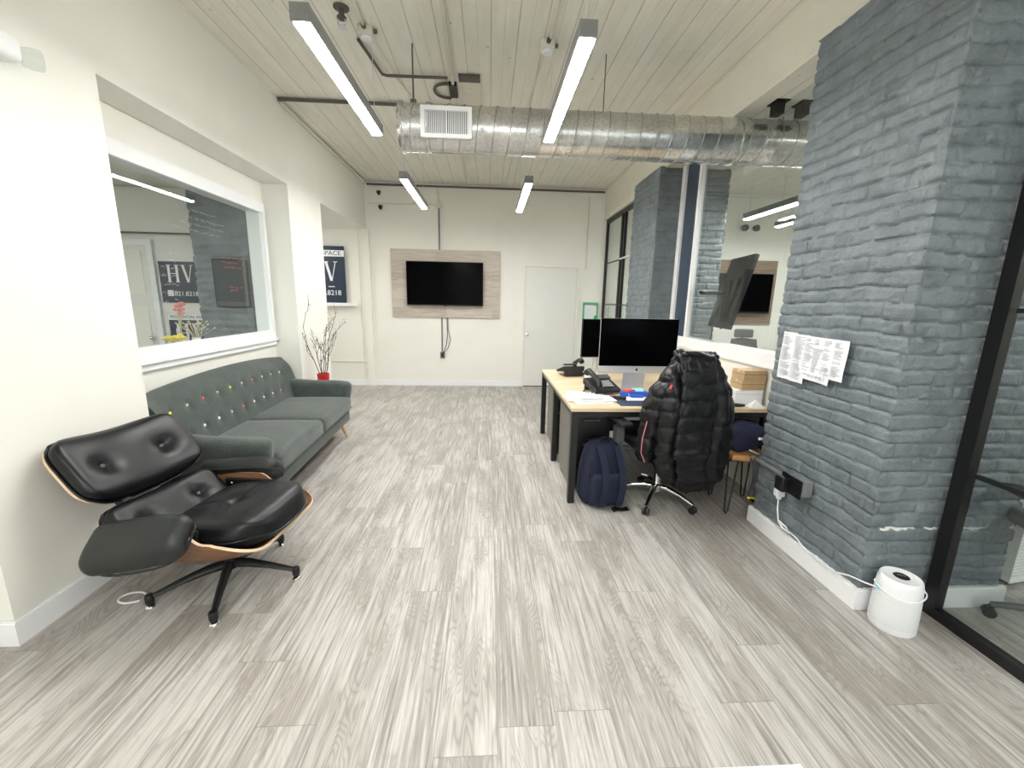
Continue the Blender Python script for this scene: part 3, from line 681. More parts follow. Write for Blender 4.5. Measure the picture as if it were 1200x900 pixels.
for k, (x_, lab) in enumerate(((2.12, 'left'), (2.31, 'right'))):
    t = thing('speaker_bracket', 'small black bracket under the right beam, %s of two' % lab, 'bracket', (x_, 3.30, 2.972), group='black brackets under the right beam')
    MB().box(-0.05, 0.05, -0.06, 0.06, -0.008, 0).build('top_plate', 'black', t, smooth=False)
    MB().box(-0.03, 0.03, -0.035, 0.045, -0.085, -0.008).build('box_body', 'black', t, smooth=False)
for x_, z_, lab in ((-1.79, 3.17, 'upper'), (-1.77, 2.95, 'lower')):
    t = thing('wall_clip', 'small black clip high on the back wall at left, %s' % lab, 'clip', (x_, YB, z_), group='black clips on the back wall')
    MB().box(-0.03, 0.03, -0.03, 0, -0.005, 0.03).build('clip_plate', 'black', t, smooth=False)
    MB().lathe([(0.022, 0), (0.022, -0.05), (0.002, -0.055)], 12, (0, -0.0, -0.015), 'Y').build('clip_knob', 'black', t)
t = thing('emergency_light', 'white emergency light head high on the left wall at the image edge', 'light', (XL, 2.06, 2.47))
MB().rbox(0.045, 0.10, 0.05, 0.03, 3, 4).xf(Matrix.Translation((0.045, -0.09, 0))).build('light_body', 'white', t)
MB().lathe([(0.035, 0), (0.042, 0.03), (0.040, 0.06), (0.03, 0.066), (0.002, 0.066)], 24, axis='X').xf(Matrix.Translation((0.05, 0.03, -0.005)) @ Matrix.Rotation(0.6, 4, 'Z')).build('lamp_head', 'glass', t)
t = thing('emergency_light', 'twin-head emergency light on the far wall of the right room', 'light', (4.43, YB, 2.80))
MB().rbox(0.14, 0.03, 0.05, 0.02, 2, 3).xf(Matrix.Translation((0, -0.03, 0))).build('light_body', 'white', t)
for s_ in (-1, 1): MB().lathe([(0.05, 0), (0.055, -0.05), (0.04, -0.06), (0.002, -0.055)], 18, (s_ * 0.10, -0.06, -0.01), 'Y').build('lamp_head', 'greymesh', t)

# ================================================================== BACK WALL ITEMS
t = thing('wall_panel', 'pale weathered wood panel mounted on the back wall behind the television', 'wall panel', (-0.72, YB, 1.20))
MB().box(-0.91, 0.905, -0.035, 0, 0, 1.105).build('board', 'tvboard', t, smooth=False)
ed = MB(); ed.box(-0.914, -0.91, -0.036, 0, 0, 1.105); ed.box(0.905, 0.909, -0.036, 0, 0, 1.105); ed.box(-0.914, 0.909, -0.036, 0, 1.105, 1.109); ed.box(-0.914, 0.909, -0.036, 0, -0.004, 0); ed.build('edge_band', 'tvboard', t, smooth=False)
def television(label, loc, w_, h_, rz=0, rx=0, wall=True, back=None):
    t = thing('television', label, 'television', loc, rz)
    R_ = Matrix.Rotation(rx, 4, 'X')
    MB().rbox(w_ / 2, 0.022, h_ / 2, 0.006, 2, 2).xf(R_).build('casing', back or 'blackmatte', t)
    MB().box(-w_ / 2 + 0.009, w_ / 2 - 0.009, -0.0235, -0.0215, -h_ / 2 + 0.018, h_ / 2 - 0.009).xf(R_).build('display', 'screen', t, smooth=False)
    MB().rbox(w_ * 0.30, 0.018, h_ * 0.28, 0.012, 2, 2).xf(R_ @ Matrix.Translation((0, 0.036, -0.06))).build('rear_housing', back or 'blackmatte', t)
    MB().box(-0.02, 0.02, -0.026, -0.02, -h_ / 2 - 0.010, -h_ / 2 + 0.004).xf(R_).build('sensor', 'blackmatte', t, smooth=False)
    return t
tv = television('black flat television on the weathered wood panel', (-0.735, YB - 0.105, 1.755), 1.27, 0.715)
MB().box(-0.2, 0.2, 0.05, 0.07, -0.18, 0.18).build('wall_mount', 'blackmatte', tv, smooth=False)
t = thing('wall_outlet', 'grey surface mounted outlet box below the television cables', 'outlet', (-0.80, YB, 0.55))
MB().rbox(0.038, 0.025, 0.055, 0.008, 2, 2).xf(Matrix.Translation((0, -0.025, 0))).build('box_body', 'steelgrey', t)
MB().box(-0.028, 0.028, -0.055, -0.05, -0.045, 0.045).build('face_plate', 'greyplastic', t, smooth=False)
MB().rbox(0.018, 0.018, 0.022, 0.006, 1, 2).xf(Matrix.Translation((0.002, -0.07, 0.012))).build('plug', 'black', t)
pipe('conduit', [(-0.805, YB - 0.015, 0.605), (-0.805, YB - 0.015, 1.197)], 0.013, 'steelgrey', 'grey conduit between the wood panel and the wall outlet', 'pipe')
pipe('power_cable', [(-0.70, YB - 0.03, 1.197), (-0.70, YB - 0.025, 1.0), (-0.66, YB - 0.03, 0.82), (-0.70, YB - 0.05, 0.68), (-0.78, YB - 0.075, 0.585)], 0.005, 'black', 'black cable looping from the panel to the outlet, right one', 'cable')
pipe('power_cable', [(-0.72, YB - 0.03, 1.197), (-0.71, YB - 0.025, 0.9), (-0.735, YB - 0.03, 0.72), (-0.785, YB - 0.075, 0.60)], 0.005, 'black', 'black cable hanging beside the grey conduit, left one', 'cable')
t = thing('light_switch', 'white light switch on the back wall left of the television', 'switch', (-1.735, YB, 1.055))
MB().rbox(0.036, 0.004, 0.058, 0.003, 1, 2).xf(Matrix.Translation((0, -0.004, 0))).build('switch_plate', 'white', t)
MB().box(-0.016, 0.016, -0.011, -0.008, -0.03, 0.03).build('rocker', 'trim', t, smooth=False)

def serif_hv(parent, x, y, z, h, mat='signwhite'):
    # thick and thin strokes with hairline serifs
    def seg(m, a, b_, wa):
        m.add([(x + a[0] * h - wa * h / 2, y, z + a[1] * h), (x + a[0] * h + wa * h / 2, y, z + a[1] * h), (x + b_[0] * h + wa * h / 2, y, z + b_[1] * h), (x + b_[0] * h - wa * h / 2, y, z + b_[1] * h),
               (x + a[0] * h - wa * h / 2, y + 0.003, z + a[1] * h), (x + a[0] * h + wa * h / 2, y + 0.003, z + a[1] * h), (x + b_[0] * h + wa * h / 2, y + 0.003, z + b_[1] * h), (x + b_[0] * h - wa * h / 2, y + 0.003, z + b_[1] * h)],
              [(0, 1, 2, 3), (7, 6, 5, 4), (0, 4, 5, 1), (1, 5, 6, 2), (2, 6, 7, 3), (3, 7, 4, 0)])
    def bar(m, x0, x1, z0, z1): m.box(x + x0 * h, x + x1 * h, y, y + 0.003, z + z0 * h, z + z1 * h)
    m = MB(); seg(m, (-0.62, 0.03), (-0.62, 0.97), 0.13); seg(m, (-0.16, 0.03), (-0.16, 0.97), 0.13); bar(m, -0.555, -0.225, 0.48, 0.52)
    for cx in (-0.62, -0.16): bar(m, cx - 0.13, cx + 0.13, 0, 0.03); bar(m, cx - 0.13, cx + 0.13, 0.97, 1.0)
    m.build('lettering', mat, parent, smooth=False)
    m = MB(); seg(m, (0.20, 0.97), (0.44, 0.0), 0.13); seg(m, (0.68, 0.97), (0.46, 0.0), 0.04)
    bar(m, 0.07, 0.32, 0.97, 1.0); bar(m, 0.57, 0.79, 0.97, 1.0); m.build('lettering', mat, parent, smooth=False)
# HV poster on a floating shelf in the hallway
t = thing('wall_shelf', 'white floating shelf holding the navy poster in the recess', 'shelf', (-2.55, YB, 1.36))
MB().box(-0.60, 0.33, -0.10, 0, 0, 0.045).build('shelf_board', 'white', t, smooth=False)
MB().box(-0.60, 0.33, -0.105, -0.10, 0, 0.052).build('shelf_lip', 'white', t, smooth=False)
t = thing('poster', 'navy poster with serif HV and phone digits on the recess shelf', 'poster', (-2.72, YB - 0.05, 1.406))
PW, PH = 0.34, 0.915
MB().box(-PW, PW, -0.010, 0.010, 0, PH).build('backing_board', 'sign', t, smooth=False)
MB().box(-PW, PW, -0.012, -0.010, PH - 0.165, PH - 0.065).build('header_strip', 'signwhite', t, smooth=False)
text('lettering', 'SPACE', 0.095, 'sign', t, (0.135, -0.0135, PH - 0.115), (PI / 2, 0, 0), sx=1.15)
serif_hv(t, -0.02, -0.0135, 0.36, 0.31)
text('lettering', '821.8218', 0.115, 'signwhite', t, (0.05, -0.012, 0.165), (PI / 2, 0, 0))
MB().box(0.06, 0.16, -0.012, -0.010, 0.262, 0.275).build('small_print', 'signwhite', t, smooth=False)
# calendar rack
t = thing('wall_file_rack', 'small green framed chart hanging beside the far glass screen', 'chart', (1.765, YB, 1.20))
fr = MB(); fr.box(-0.13, 0.13, -0.05, 0, 0.265, 0.30); fr.box(-0.13, -0.105, -0.04, 0, 0, 0.265); fr.box(0.105, 0.13, -0.04, 0, 0, 0.265); fr.box(-0.13, 0.13, -0.05, 0, 0, 0.02)
fr.build('rack_frame', 'green', t, smooth=False)
MB().box(-0.105, 0.105, -0.03, -0.02, 0.02, 0.25).build('sheet', 'paper', t, smooth=False)
ik = MB()
for a in range(5):
    for b_ in range(6): ik.box(-0.09 + a * 0.04, -0.065 + a * 0.04, -0.032, -0.03, 0.04 + b_ * 0.033, 0.052 + b_ * 0.033)
ik.build('print', 'ink', t, smooth=False)
MB().ball((0.09, -0.05, 0.045), 0.03, 12, (1, 0.4, 1.2)).build('tag', 'greengadget', t)

# ================================================================== LEFT ROOM (seen through the window)
YL = 5.32
def left_poster(x, z, w_, h_, label, head=None, digits=True):
    t = thing('poster', label, 'poster', (x, YL - 0.012, z))
    MB().box(-w_ / 2, w_ / 2, -0.006, 0.010, 0, h_).build('backing_board', 'sign', t, smooth=False)
    e = MB(); e.box(-w_ / 2 - 0.012, -w_ / 2, -0.010, 0.010, -0.012, h_ + 0.012); e.box(w_ / 2, w_ / 2 + 0.012, -0.010, 0.010, -0.012, h_ + 0.012); e.box(-w_ / 2, w_ / 2, -0.010, 0.010, h_, h_ + 0.012); e.box(-w_ / 2, w_ / 2, -0.010, 0.010, -0.012, 0)
    e.build('poster_frame', 'alu', t, smooth=False)
    if head:
        MB().box(-w_ / 2, w_ / 2, -0.008, -0.006, h_ - 0.075, h_).build('header_strip', 'signwhite', t, smooth=False)
        text('lettering', head, 0.05, 'sign', t, (0, -0.0095, h_ - 0.038), (PI / 2, 0, 0))
    serif_hv(t, 0.0, -0.0095, h_ * 0.50 if not head else h_ - 0.34, 0.20 if not head else 0.22)
    if digits: text('lettering', '.821.8218', 0.075, 'signwhite', t, (0.04, -0.008, h_ * 0.22), (PI / 2, 0, 0))
    MB().box(-0.165, -0.10, -0.009, -0.007, h_ * (0.16 if digits else 0.55), h_ * (0.16 if digits else 0.55) + 0.07).build('house_mark', 'signwhite', t, smooth=False)
left_poster(-3.665, 1.40, 0.47, 0.48, 'upper navy HV poster on the white wall seen through the left window')
left_poster(-3.63, 0.72, 0.47, 0.55, 'lower navy HV poster with a residential header seen through the left window', 'RESIDENTIAL RENT', False)
t = thing('wall_cabinet', 'long white wall cupboard above the posters in the left room', 'cabinet', (-3.95, YL, 2.17))
MB().box(-0.9, 0.9, -0.06, 0, 0, 0.5).build('cabinet_body', 'wall', t, smooth=False)
MB().box(-0.9, 0.9, -0.08, -0.06, 0.005, 0.025).build('cabinet_rail', 'greyplastic', t, smooth=False)
t = thing('interior_door', 'white panelled door left of the posters in the left room', 'door', (-4.35, YL, 0))
MB().box(-0.40, 0.36, -0.03, 0, 0.02, 2.05).build('door_leaf', 'door', t, smooth=False)
e = MB(); e.box(-0.46, -0.40, -0.045, 0, 0, 2.12); e.box(0.36, 0.42, -0.045, 0, 0, 2.12); e.box(-0.40, 0.36, -0.045, 0, 2.05, 2.12); e.build('door_frame', 'trim', t, smooth=False)
e = MB()
for zz in (0.15, 0.85, 1.5): 
    e.box(-0.30, -0.03, -0.038, -0.03, zz, zz + 0.5); e.box(0.02, 0.28, -0.038, -0.03, zz, zz + 0.5)
e.build('door_panels', 'wall', t, smooth=False)
MB().ball((0.29, -0.06, 0.98), 0.028, 12).build('door_knob', 'chrome', t)
# dark panel on the brick column, built in place of a glass reflection
t = thing('reflection_panel', 'dark panel standing in for a reflection over the brick column in the left room', 'screen', (-2.66, 4.575, 1.38))
MB().rbox(0.17, 0.015, 0.24, 0.006, 2, 2).xf(Matrix.Translation((0, 0, 0.24))).build('casing', 'blackmatte', t)
MB().box(-0.16, 0.16, -0.017, -0.014, 0.01, 0.47).build('display', 'greyplastic', t, smooth=False)
# handwriting on the glass
def scribble(x, rows, seed, mat, label, group):
    r_ = random.Random(seed); m = MB()
    for (ya, yb_, z_) in rows:
        y_ = ya
        while y_ < yb_:
            wl = r_.uniform(0.03, 0.08); pts = []
            for k in range(int(wl / 0.009) + 2):
                pts.append((x + 0.001, y_ + k * 0.009, z_ + r_.uniform(-0.010, 0.010)))
            m.tube(pts, 0.0012, 4); y_ += wl + 0.022
    return tag(m.build('marker_writing', mat), label, 'writing', group)
XS = XW - 0.003
scribble(XS, [(3.33, 3.78, 2.13), (3.42, 3.80, 2.075), (3.36, 3.80, 2.03), (3.28, 3.80, 1.98)], 3, 'ink', 'black marker handwriting near the top of the left window', None)
scribble(XS, [(3.80, 4.05, 1.82), (3.80, 4.03, 1.78), (3.82, 4.08, 1.74)], 4, 'redink', 'red marker handwriting on the window in front of the brick column', None)
scribble(XS, [(3.86, 4.07, 1.57), (3.88, 4.0, 1.54)], 5, 'redink', 'short lower line of red marker handwriting on the window', None)
scribble(XS, [(2.95, 3.12, 1.75 - 0.06 * k) for k in range(8)], 6, 'ink', 'column of faint marker handwriting at the left of the window', None)
scribble(XS, [(3.2, 3.26, 1.9 - 0.055 * k) for k in range(10)], 8, 'ink', 'narrow column of faint marker handwriting beside the upper poster', None)

def office_chair_mesh(label, loc, rz, group=None, name='mesh_office_chair'):
    t = thing(name, label, 'chair', loc, rz, group)
    # faces local +Y
    s = MB(); s.rbox(0.25, 0.24, 0.04, 0.035, 4, 3, lambda p: (p.x, p.y, p.z + 0.04 * (p.x / 0.25) ** 2)).xf(Matrix.Translation((0, 0.02, 0.48))); s.build('seat', 'greymesh', t)
    bk = MB(); bk.sheet(lambda u, v: ((v - 0.5) * (0.46 - 0.08 * u), -0.24 - 0.06 * u + 0.10 * (2 * v - 1) ** 2, 0.55 + 0.40 * u), 10, 12, 0.012); bk.build('backrest', ['greymesh'] * 3, t)
    fr_ = MB(); pts = []
    for k in range(28):
        a = 2 * PI * k / 28; u = 0.5 + 0.5 * math.sin(a); v = 0.5 + 0.5 * math.cos(a)
        sq = lambda c: (abs(c) ** 0.6) * (1 if c > 0 else -1)
        u = 0.5 + 0.5 * sq(math.sin(a)); v = 0.5 + 0.5 * sq(math.cos(a))
        pts.append(((v - 0.5) * (0.46 - 0.08 * u), -0.245 - 0.06 * u + 0.10 * (2 * v - 1) ** 2, 0.55 + 0.40 * u))
    fr_.tube(pts, 0.014, 7, closed=True); fr_.tube([(0, -0.05, 0.42), (0, -0.27, 0.50), (0, -0.30, 0.72)], 0.022, 8); fr_.build('back_frame', 'greyplastic', t)
    hd = MB(); hd.rbox(0.15, 0.03, 0.07, 0.03, 3, 3, lambda p: (p.x, p.y + 1.6 * p.x ** 2, p.z)).xf(Matrix.Translation((0, -0.29, 1.04))); hd.tube([(0, -0.31, 0.9), (0, -0.31, 1.03)], 0.015, 6); hd.build('headrest', 'greymesh', t)
    for sx_ in (-1, 1):
        a = MB(); a.tube([(sx_ * 0.24, -0.05, 0.46), (sx_ * 0.30, -0.05, 0.50), (sx_ * 0.30, -0.02, 0.66)], 0.016, 8)
        a.build('arm_post', 'greyplastic', t)
        MB().rbox(0.04, 0.13, 0.015, 0.014, 3, 2).xf(Matrix.Translation((sx_ * 0.30, 0.02, 0.675))).build('arm_pad', 'blackmatte', t)
    MB().tube([(0, 0, 0.10), (0, 0, 0.46)], [0.03, 0.02], 12).build('gas_column', 'black', t)
    star_base(t, 0.30, 0.1, 'greyplastic', 'legs_black')
    return t
def star_base(t, R_, hub, mat, kind, a0=0.3):
    MB().lathe([(0.002, 0.075), (0.045, 0.075), (0.05, 0.09), (0.045, 0.125), (0.03, 0.135), (0.002, 0.136)], 20).build('hub', mat, t)
    for k in range(5):
        a = a0 + 2 * PI * k / 5; c, s_ = math.cos(a), math.sin(a)
        pts = [(c * q * R_, s_ * q * R_, z_) for q, z_ in ((0.1, 0.112), (0.35, 0.115), (0.65, 0.10), (0.9, 0.078), (1.0, 0.066))]
        MB().tube(pts, [0.022, 0.020, 0.017, 0.015, 0.014], 10).build('base_arm', mat, t)
        cs = MB(); p = (c * R_, s_ * R_, 0.0); ax = Vector((-s_, c, 0))
        for sg in (-1, 1):
            mt = Matrix.Translation(Vector(p) + ax * 0.014 * sg + Vector((0, 0, 0.026))) @ Matrix.Rotation(a, 4, 'Z')
            cs.add([mt @ Vector(q) for q in MB().lathe([(0.002, -0.010), (0.022, -0.010), (0.026, -0.006), (0.026, 0.006), (0.022, 0.010), (0.002, 0.010)], 18, axis='Y').v], MB().lathe([(0.002, -0.010), (0.022, -0.010), (0.026, -0.006), (0.026, 0.006), (0.022, 0.010), (0.002, 0.010)], 18, axis='Y').f)
        cs.tube([(p[0], p[1], 0.03), (p[0], p[1], 0.066)], 0.008, 8)
        cs.build('caster', 'black', t)
oc = office_chair_mesh('grey mesh office chair by the far wall of the right room, left of two', (4.22, 6.55, 0), 2.9, 'mesh office chairs in the right room')
o2 = copy_tree(oc); o2.location = (5.0, 6.45, 0); o2.rotation_euler = (0, 0, 2.2); o2['label'] = 'grey mesh office chair in the right room, cut off by the brick column'
o3 = copy_tree(oc); o3.location = (3.45, 6.5, 0); o3.rotation_euler = (0, 0, 3.3); o3['label'] = 'grey mesh office chair in the right room, below the tilted television'
o4 = copy_tree(oc); del o4['group']; o4.location = (2.73, 1.48, 0); o4.rotation_euler = (0, 0, -0.40); o4['label'] = 'office chair behind the black framed screen, only its base in view'
o5 = copy_tree(oc); del o5['group']; o5.location = (-3.05, 3.25, 0); o5.rotation_euler = (0, 0, 0.4); o5['label'] = 'dark curved chair back just above the left window sill'
# flowers on a table in the left room
t = thing('side_table', 'small white table under the left window in the next room', 'table', (-2.78, 4.08, 0))
MB().rbox(0.27, 0.36, 0.015, 0.01, 2, 2).xf(Matrix.Translation((0, 0, 0.985))).build('tabletop', 'white', t)
for sx_, sy_ in ((-1, -1), (-1, 1), (1, -1), (1, 1)): MB().tube([(sx_ * 0.23, sy_ * 0.31, 0), (sx_ * 0.23, sy_ * 0.31, 0.972)], 0.015, 8).build('leg', 'alu', t)
def bunch(loc, label, mat_h, n_, h, spread, head=0.018, seed=1):
    t = thing('flower_vase', label, 'flowers', loc); r_ = random.Random(seed)
    MB().lathe([(0.03, 0), (0.04, 0.02), (0.045, 0.06), (0.03, 0.09), (0.034, 0.10), (0.028, 0.10), (0.025, 0.06), (0.002, 0.01)], 20).build('vase', 'white', t)
    st = MB(); hd = MB()
    for k in range(n_):
        a = r_.uniform(0, 2 * PI); q = r_.uniform(0.2, 1) * spread; hh = h * r_.uniform(0.7, 1)
        p = (math.cos(a) * q, math.sin(a) * q, hh)
        st.tube([(0, 0, 0.05), (p[0] * 0.3, p[1] * 0.3, hh * 0.6), p], 0.002, 4); hd.ball(p, head * r_.uniform(0.7, 1.2), 8, (1, 1, 0.7))
    st.build('stems', 'straw', t); hd.build('blooms', mat_h, t)
bunch((-2.80, 4.15, 1.0), 'dried pale grass bunch in a vase behind the left window', 'straw', 30, 0.26, 0.16, 0.010, 2)
bunch((-2.75, 3.85, 1.0), 'yellow flowers low behind the left window sill', 'petal', 12, 0.14, 0.10, 0.025, 3)
bunch((-2.98, 4.22, 1.0), 'tall pink flowers behind the left window', 'pink', 10, 0.42, 0.07, 0.028, 4)

# ================================================================== RIGHT ROOM
t = thing('wall_panel', 'brown wood panel with a television on the far wall of the right room', 'wall panel', (4.40, YB, 1.17))
MB().box(-0.75, 0.635, -0.03, 0, 0, 1.10).build('board', 'tvboard2', t, smooth=False)
e = MB(); e.box(-0.754, -0.75, -0.031, 0, 0, 1.1); e.box(0.635, 0.639, -0.031, 0, 0, 1.1); e.build('edge_band', 'tvboard2', t, smooth=False)
television('black television on the brown panel in the right room', (4.36, YB - 0.12, 1.70), 1.12, 0.68)
tt = television('tilted television on a swing arm close behind the right glass, seen from its side', (2.44, 4.16, 1.62), 0.56, 0.72, 1.40, 0.24)
a = MB(); a.box(-0.12, 0.12, 0.05, 0.07, -0.12, 0.12); a.build('mount_plate', 'blackmatte', tt, smooth=False)
a = MB(); a.tube([(0, 0.06, 0.0), (0.10, 0.22, 0.0), (0.0, 0.30, 0.0)], 0.018, 8); a.build('swing_arm', 'blackmatte', tt)
a = MB(); a.tube([(0.05, 0.06, -0.08), (0.02, 0.14, -0.25), (0.08, 0.12, -0.42), (0.05, 0.16, -0.6)], 0.006, 6); a.build('cable', 'black', tt)
# perforated white metal cabinet behind the screen
t = thing('perforated_cabinet', 'white perforated metal cabinet behind the black framed screen', 'cabinet', (3.02, 2.10, 0), 0.15)
MB().box(-0.18, 0.5, -0.2, 0.2, 0.03, 0.75).build('cabinet_body', 'perf', t, smooth=False)
MB().box(-0.19, 0.51, -0.21, 0.21, 0.75, 0.77).build('cabinet_top', 'white', t, smooth=False)
MB().box(-0.19, 0.51, -0.205, -0.2, 0.03, 0.05).build('edge_trim', 'white', t, smooth=False)
for sx_ in (-0.15, 0.45): MB().box(sx_, sx_ + 0.04, -0.18, -0.14, 0, 0.03).build('foot', 'greyplastic', t, smooth=False)

# ================================================================== SOFA
def sofa():
    t = thing('sofa', 'dark grey-green tweed sofa with coloured buttons under the left window', 'sofa', (-1.80, 3.560, 0), math.radians(2.6))
    # local x forward (+X world), y along (toward back wall)
    HL = 0.99
    b_ = MB(); b_.rbox(0.345, HL - 0.09, 0.06, 0.03, 4, 3, lambda p: (p.x + (0.0 if p.x < 0 else 0.0), p.y, p.z)).xf(Matrix.Translation((-0.005, 0, 0.245))); b_.build('seat_base', 'sofa', t)
    for k, (ya, yb_) in enumerate(((-0.865, -0.004), (0.004, 0.865))):
        hy = (yb_ - ya) / 2; cy = (ya + yb_) / 2
        c = MB(); c.rbox(0.33, hy, 0.075, 0.045, 8, 4, lambda p, hy=hy: (p.x, p.y, p.z + (0.022 * (1 - (p.x / 0.33) ** 2) * (1 - (p.y / hy) ** 4) if p.z > 0 else 0)))
        c.xf(Matrix.Translation((0.045, cy, 0.385))); cu = c.build('seat_cushion', 'sofa', t)
        pp = MB(); z_ = 0.345
        pp.tube([(0.045 - 0.33, cy + hy - 0.003, z_), (0.37, cy + hy - 0.008, z_), (0.374, cy + hy - 0.03, z_), (0.374, cy - hy + 0.03, z_), (0.37, cy - hy + 0.008, z_), (0.045 - 0.33, cy - hy + 0.003, z_)], 0.004, 6); pp.build('piping', 'sofa', cu)
    # backrest: leaning sheet with arched top that wraps to the arms
    def back(u, v, off=0.0):
        y = (v - 0.5) * 2 * (HL - 0.02)
        e = abs(y) / HL
        top = 0.89 - 0.05 * e ** 2
        z = 0.24 + (top - 0.24) * u
        x = -0.255 - 0.145 * u + 0.085 * max(0, (e - 0.74) / 0.26) ** 2 * (1 - 0.4 * u)
        return Vector((x, y, z))
    buttons = []
    bx = MB(); nu, nv = 34, 110
    for r_, (u0, cnt, ph) in enumerate(((0.80, 10, 0.0), (0.52, 9, 0.5))):
        for k in range(cnt):
            y = (-0.80 + (k + ph) * 0.178); buttons.append((y, u0))
    def front(u, v):
        p = back(u, v); e = 0
        for (y, u0) in buttons:
            p2 = back(u0, y / (2 * (HL - 0.02)) + 0.5); d2 = (p.y - y) ** 2 + (p.z - p2.z) ** 2
            e += math.exp(-d2 / 0.0009)
        bul = 0.050 * min(1, (1 - abs(2 * u - 1) ** 6)) - 0.020 * min(1, e)
        return p + Vector((bul + 0.02, 0, 0.0))
    th = 0.13
    vs = []; fs = []
    for i in range(nu + 1):
        for j in range(nv + 1): vs.append(front(i / nu, j / nv))
    o = len(vs)
    for i in range(nu + 1):
        for j in range(nv + 1):
            p = back(i / nu, j / nv); vs.append(p + Vector((-th * (1.0 - 0.65 * (i / nu) ** 1.5), 0, 0)))
    W_ = nv + 1
    for i in range(nu):
        for j in range(nv):
            q = (i * W_ + j, i * W_ + j + 1, (i + 1) * W_ + j + 1, (i + 1) * W_ + j); fs.append(q); fs.append(tuple(k + o for k in q[::-1]))
    # rounded top bridge
    br = []
    for s_ in range(1, 5):
        row = []
        for j in range(W_):
            a = Vector(vs[nu * W_ + j]); c = Vector(vs[o + nu * W_ + j]); q = s_ / 5
            row.append(a.lerp(c, q) + Vector((0, 0, 0.028 * math.sin(PI * q))))
        br.append(len(vs)); vs += row
    chain = [nu * W_] + br + [o + nu * W_]
    for a_, c_ in zip(chain[:-1], chain[1:]):
        for j in range(nv): fs.append((a_ + j, a_ + j + 1, c_ + j + 1, c_ + j))
    for i in range(nu): fs.append((i * W_, (i + 1) * W_, (i + 1) * W_ + o, i * W_ + o)); e = nv; fs.append((i * W_ + e, i * W_ + e + o, (i + 1) * W_ + e + o, (i + 1) * W_ + e))
    fs.append(tuple([chain[k] for k in range(len(chain))])); fs.append(tuple([chain[k] + nv for k in range(len(chain))][::-1]))
    for j in range(nv): fs.append((j, j + o, j + 1 + o, j + 1))
    bx.add(vs, fs); bk = bx.build('backrest', 'sofa', t, ang=60)
    cols = ['yellow2', 'straw', 'coral', 'straw', 'yellow2', 'alu', 'coral', 'yellow', 'straw', 'yellow', 'pink', 'white', 'white', 'alu', 'coral', 'white', 'white', 'white', 'pink']
    nm = {'yellow2': 'yellow', 'straw': 'cream', 'coral': 'red', 'alu': 'grey', 'yellow': 'pale yellow', 'pink': 'pink', 'white': 'white'}
    for (y, u0), c_ in zip(buttons, cols):
        v = y / (2 * (HL - 0.02)) + 0.5; p = front(u0, v)
        bt = MB(); bt.ball((p.x + 0.004, p.y, p.z), 0.0125, 12, (0.6, 1, 1)); bo = bt.build('button', c_, bk); bo['label'] = nm[c_] + ' button'
    # arms: rounded slabs that flare
    for sg in (-1, 1):
        def fa(p, sg=sg):
            q = (p.z + 0.20) / 0.40
            x = p.x; 
            fx = max(0, (x - 0.10) / 0.26)
            z = p.z - 0.02 * max(0, x / 0.36) ** 3 * q + 0.03 * max(0, -x / 0.36) * q
            x = x - 0.075 * max(0.0, 1 - q) ** 1.5 * max(0, fx)
            y = p.y + sg * 0.045 * q * max(0.0, min(1.0, (p.x + 0.365) / 0.6)) - sg * 0.03 * fx ** 2
            return (x, y, z)
        a = MB(); a.rbox(0.365, 0.06, 0.205, 0.055, 9, 5, fa); a.xf(Matrix.Translation((0.0, sg * 0.922, 0.415))); ar = a.build('armrest', 'sofa', t)
    for (x_, y_) in ((0.26, -0.82), (0.26, 0.82), (-0.30, -0.82), (-0.30, 0.82)):
        l = MB(); l.tube([(x_, y_, 0.19), (x_ + (0.05 if x_ > 0 else -0.03), y_ + (0.04 if y_ > 0 else -0.04), 0.0)], [0.024, 0.013], 14); l.build('leg', 'leg', t)
    return t
sofa()

# red vase with bare branches between the sofa and the pier
t = thing('branch_vase', 'red pot with bare twigs standing behind the far arm of the sofa', 'vase', (-1.88, 4.78, 0))
MB().lathe([(0.075, 0), (0.085, 0.01), (0.065, 0.25), (0.055, 0.52), (0.062, 0.58), (0.066, 0.645), (0.060, 0.648), (0.054, 0.60), (0.002, 0.55)], 28).build('vase', 'red', t)
r_ = random.Random(12); br = MB()
def twig(p, d, L, r0, depth):
    pts = [p.copy()]; q = p.copy(); dd = d.copy(); n_ = 6
    for k in range(n_):
        dd = (dd + Vector((r_.uniform(-.16, .16), r_.uniform(-.16, .16), r_.uniform(-.03, .10)))).normalized(); q = q + dd * L / n_; q.x = max(q.x, -0.12); pts.append(q.copy())
        if depth > 0 and k >= 1 and r_.random() < 0.75:
            s_ = (dd + Vector((r_.uniform(-.8, .8), r_.uniform(-.8, .8), r_.uniform(0, .4)))).normalized(); twig(q, s_, L * r_.uniform(0.22, 0.42), r0 * 0.6, depth - 1)
    br.tube(pts, [r0 * (1 - 0.6 * k / n_) for k in range(n_ + 1)], 5)
    if depth < 2: br.ball(tuple(q), r0 * 1.9, 6, (1, 1, 1.5))
for a in range(7):
    an = a * 0.9; hs = [0.72, 0.5, 0.55, 0.40, 0.62, 0.35, 0.45][a]
    twig(Vector((0.02 * math.cos(an), 0.02 * math.sin(an), 0.60)), Vector((0.30 * math.cos(an), 0.25 * math.sin(an), 1)).normalized(), hs, 0.005, 2)
br.build('branches', 'twig', t)

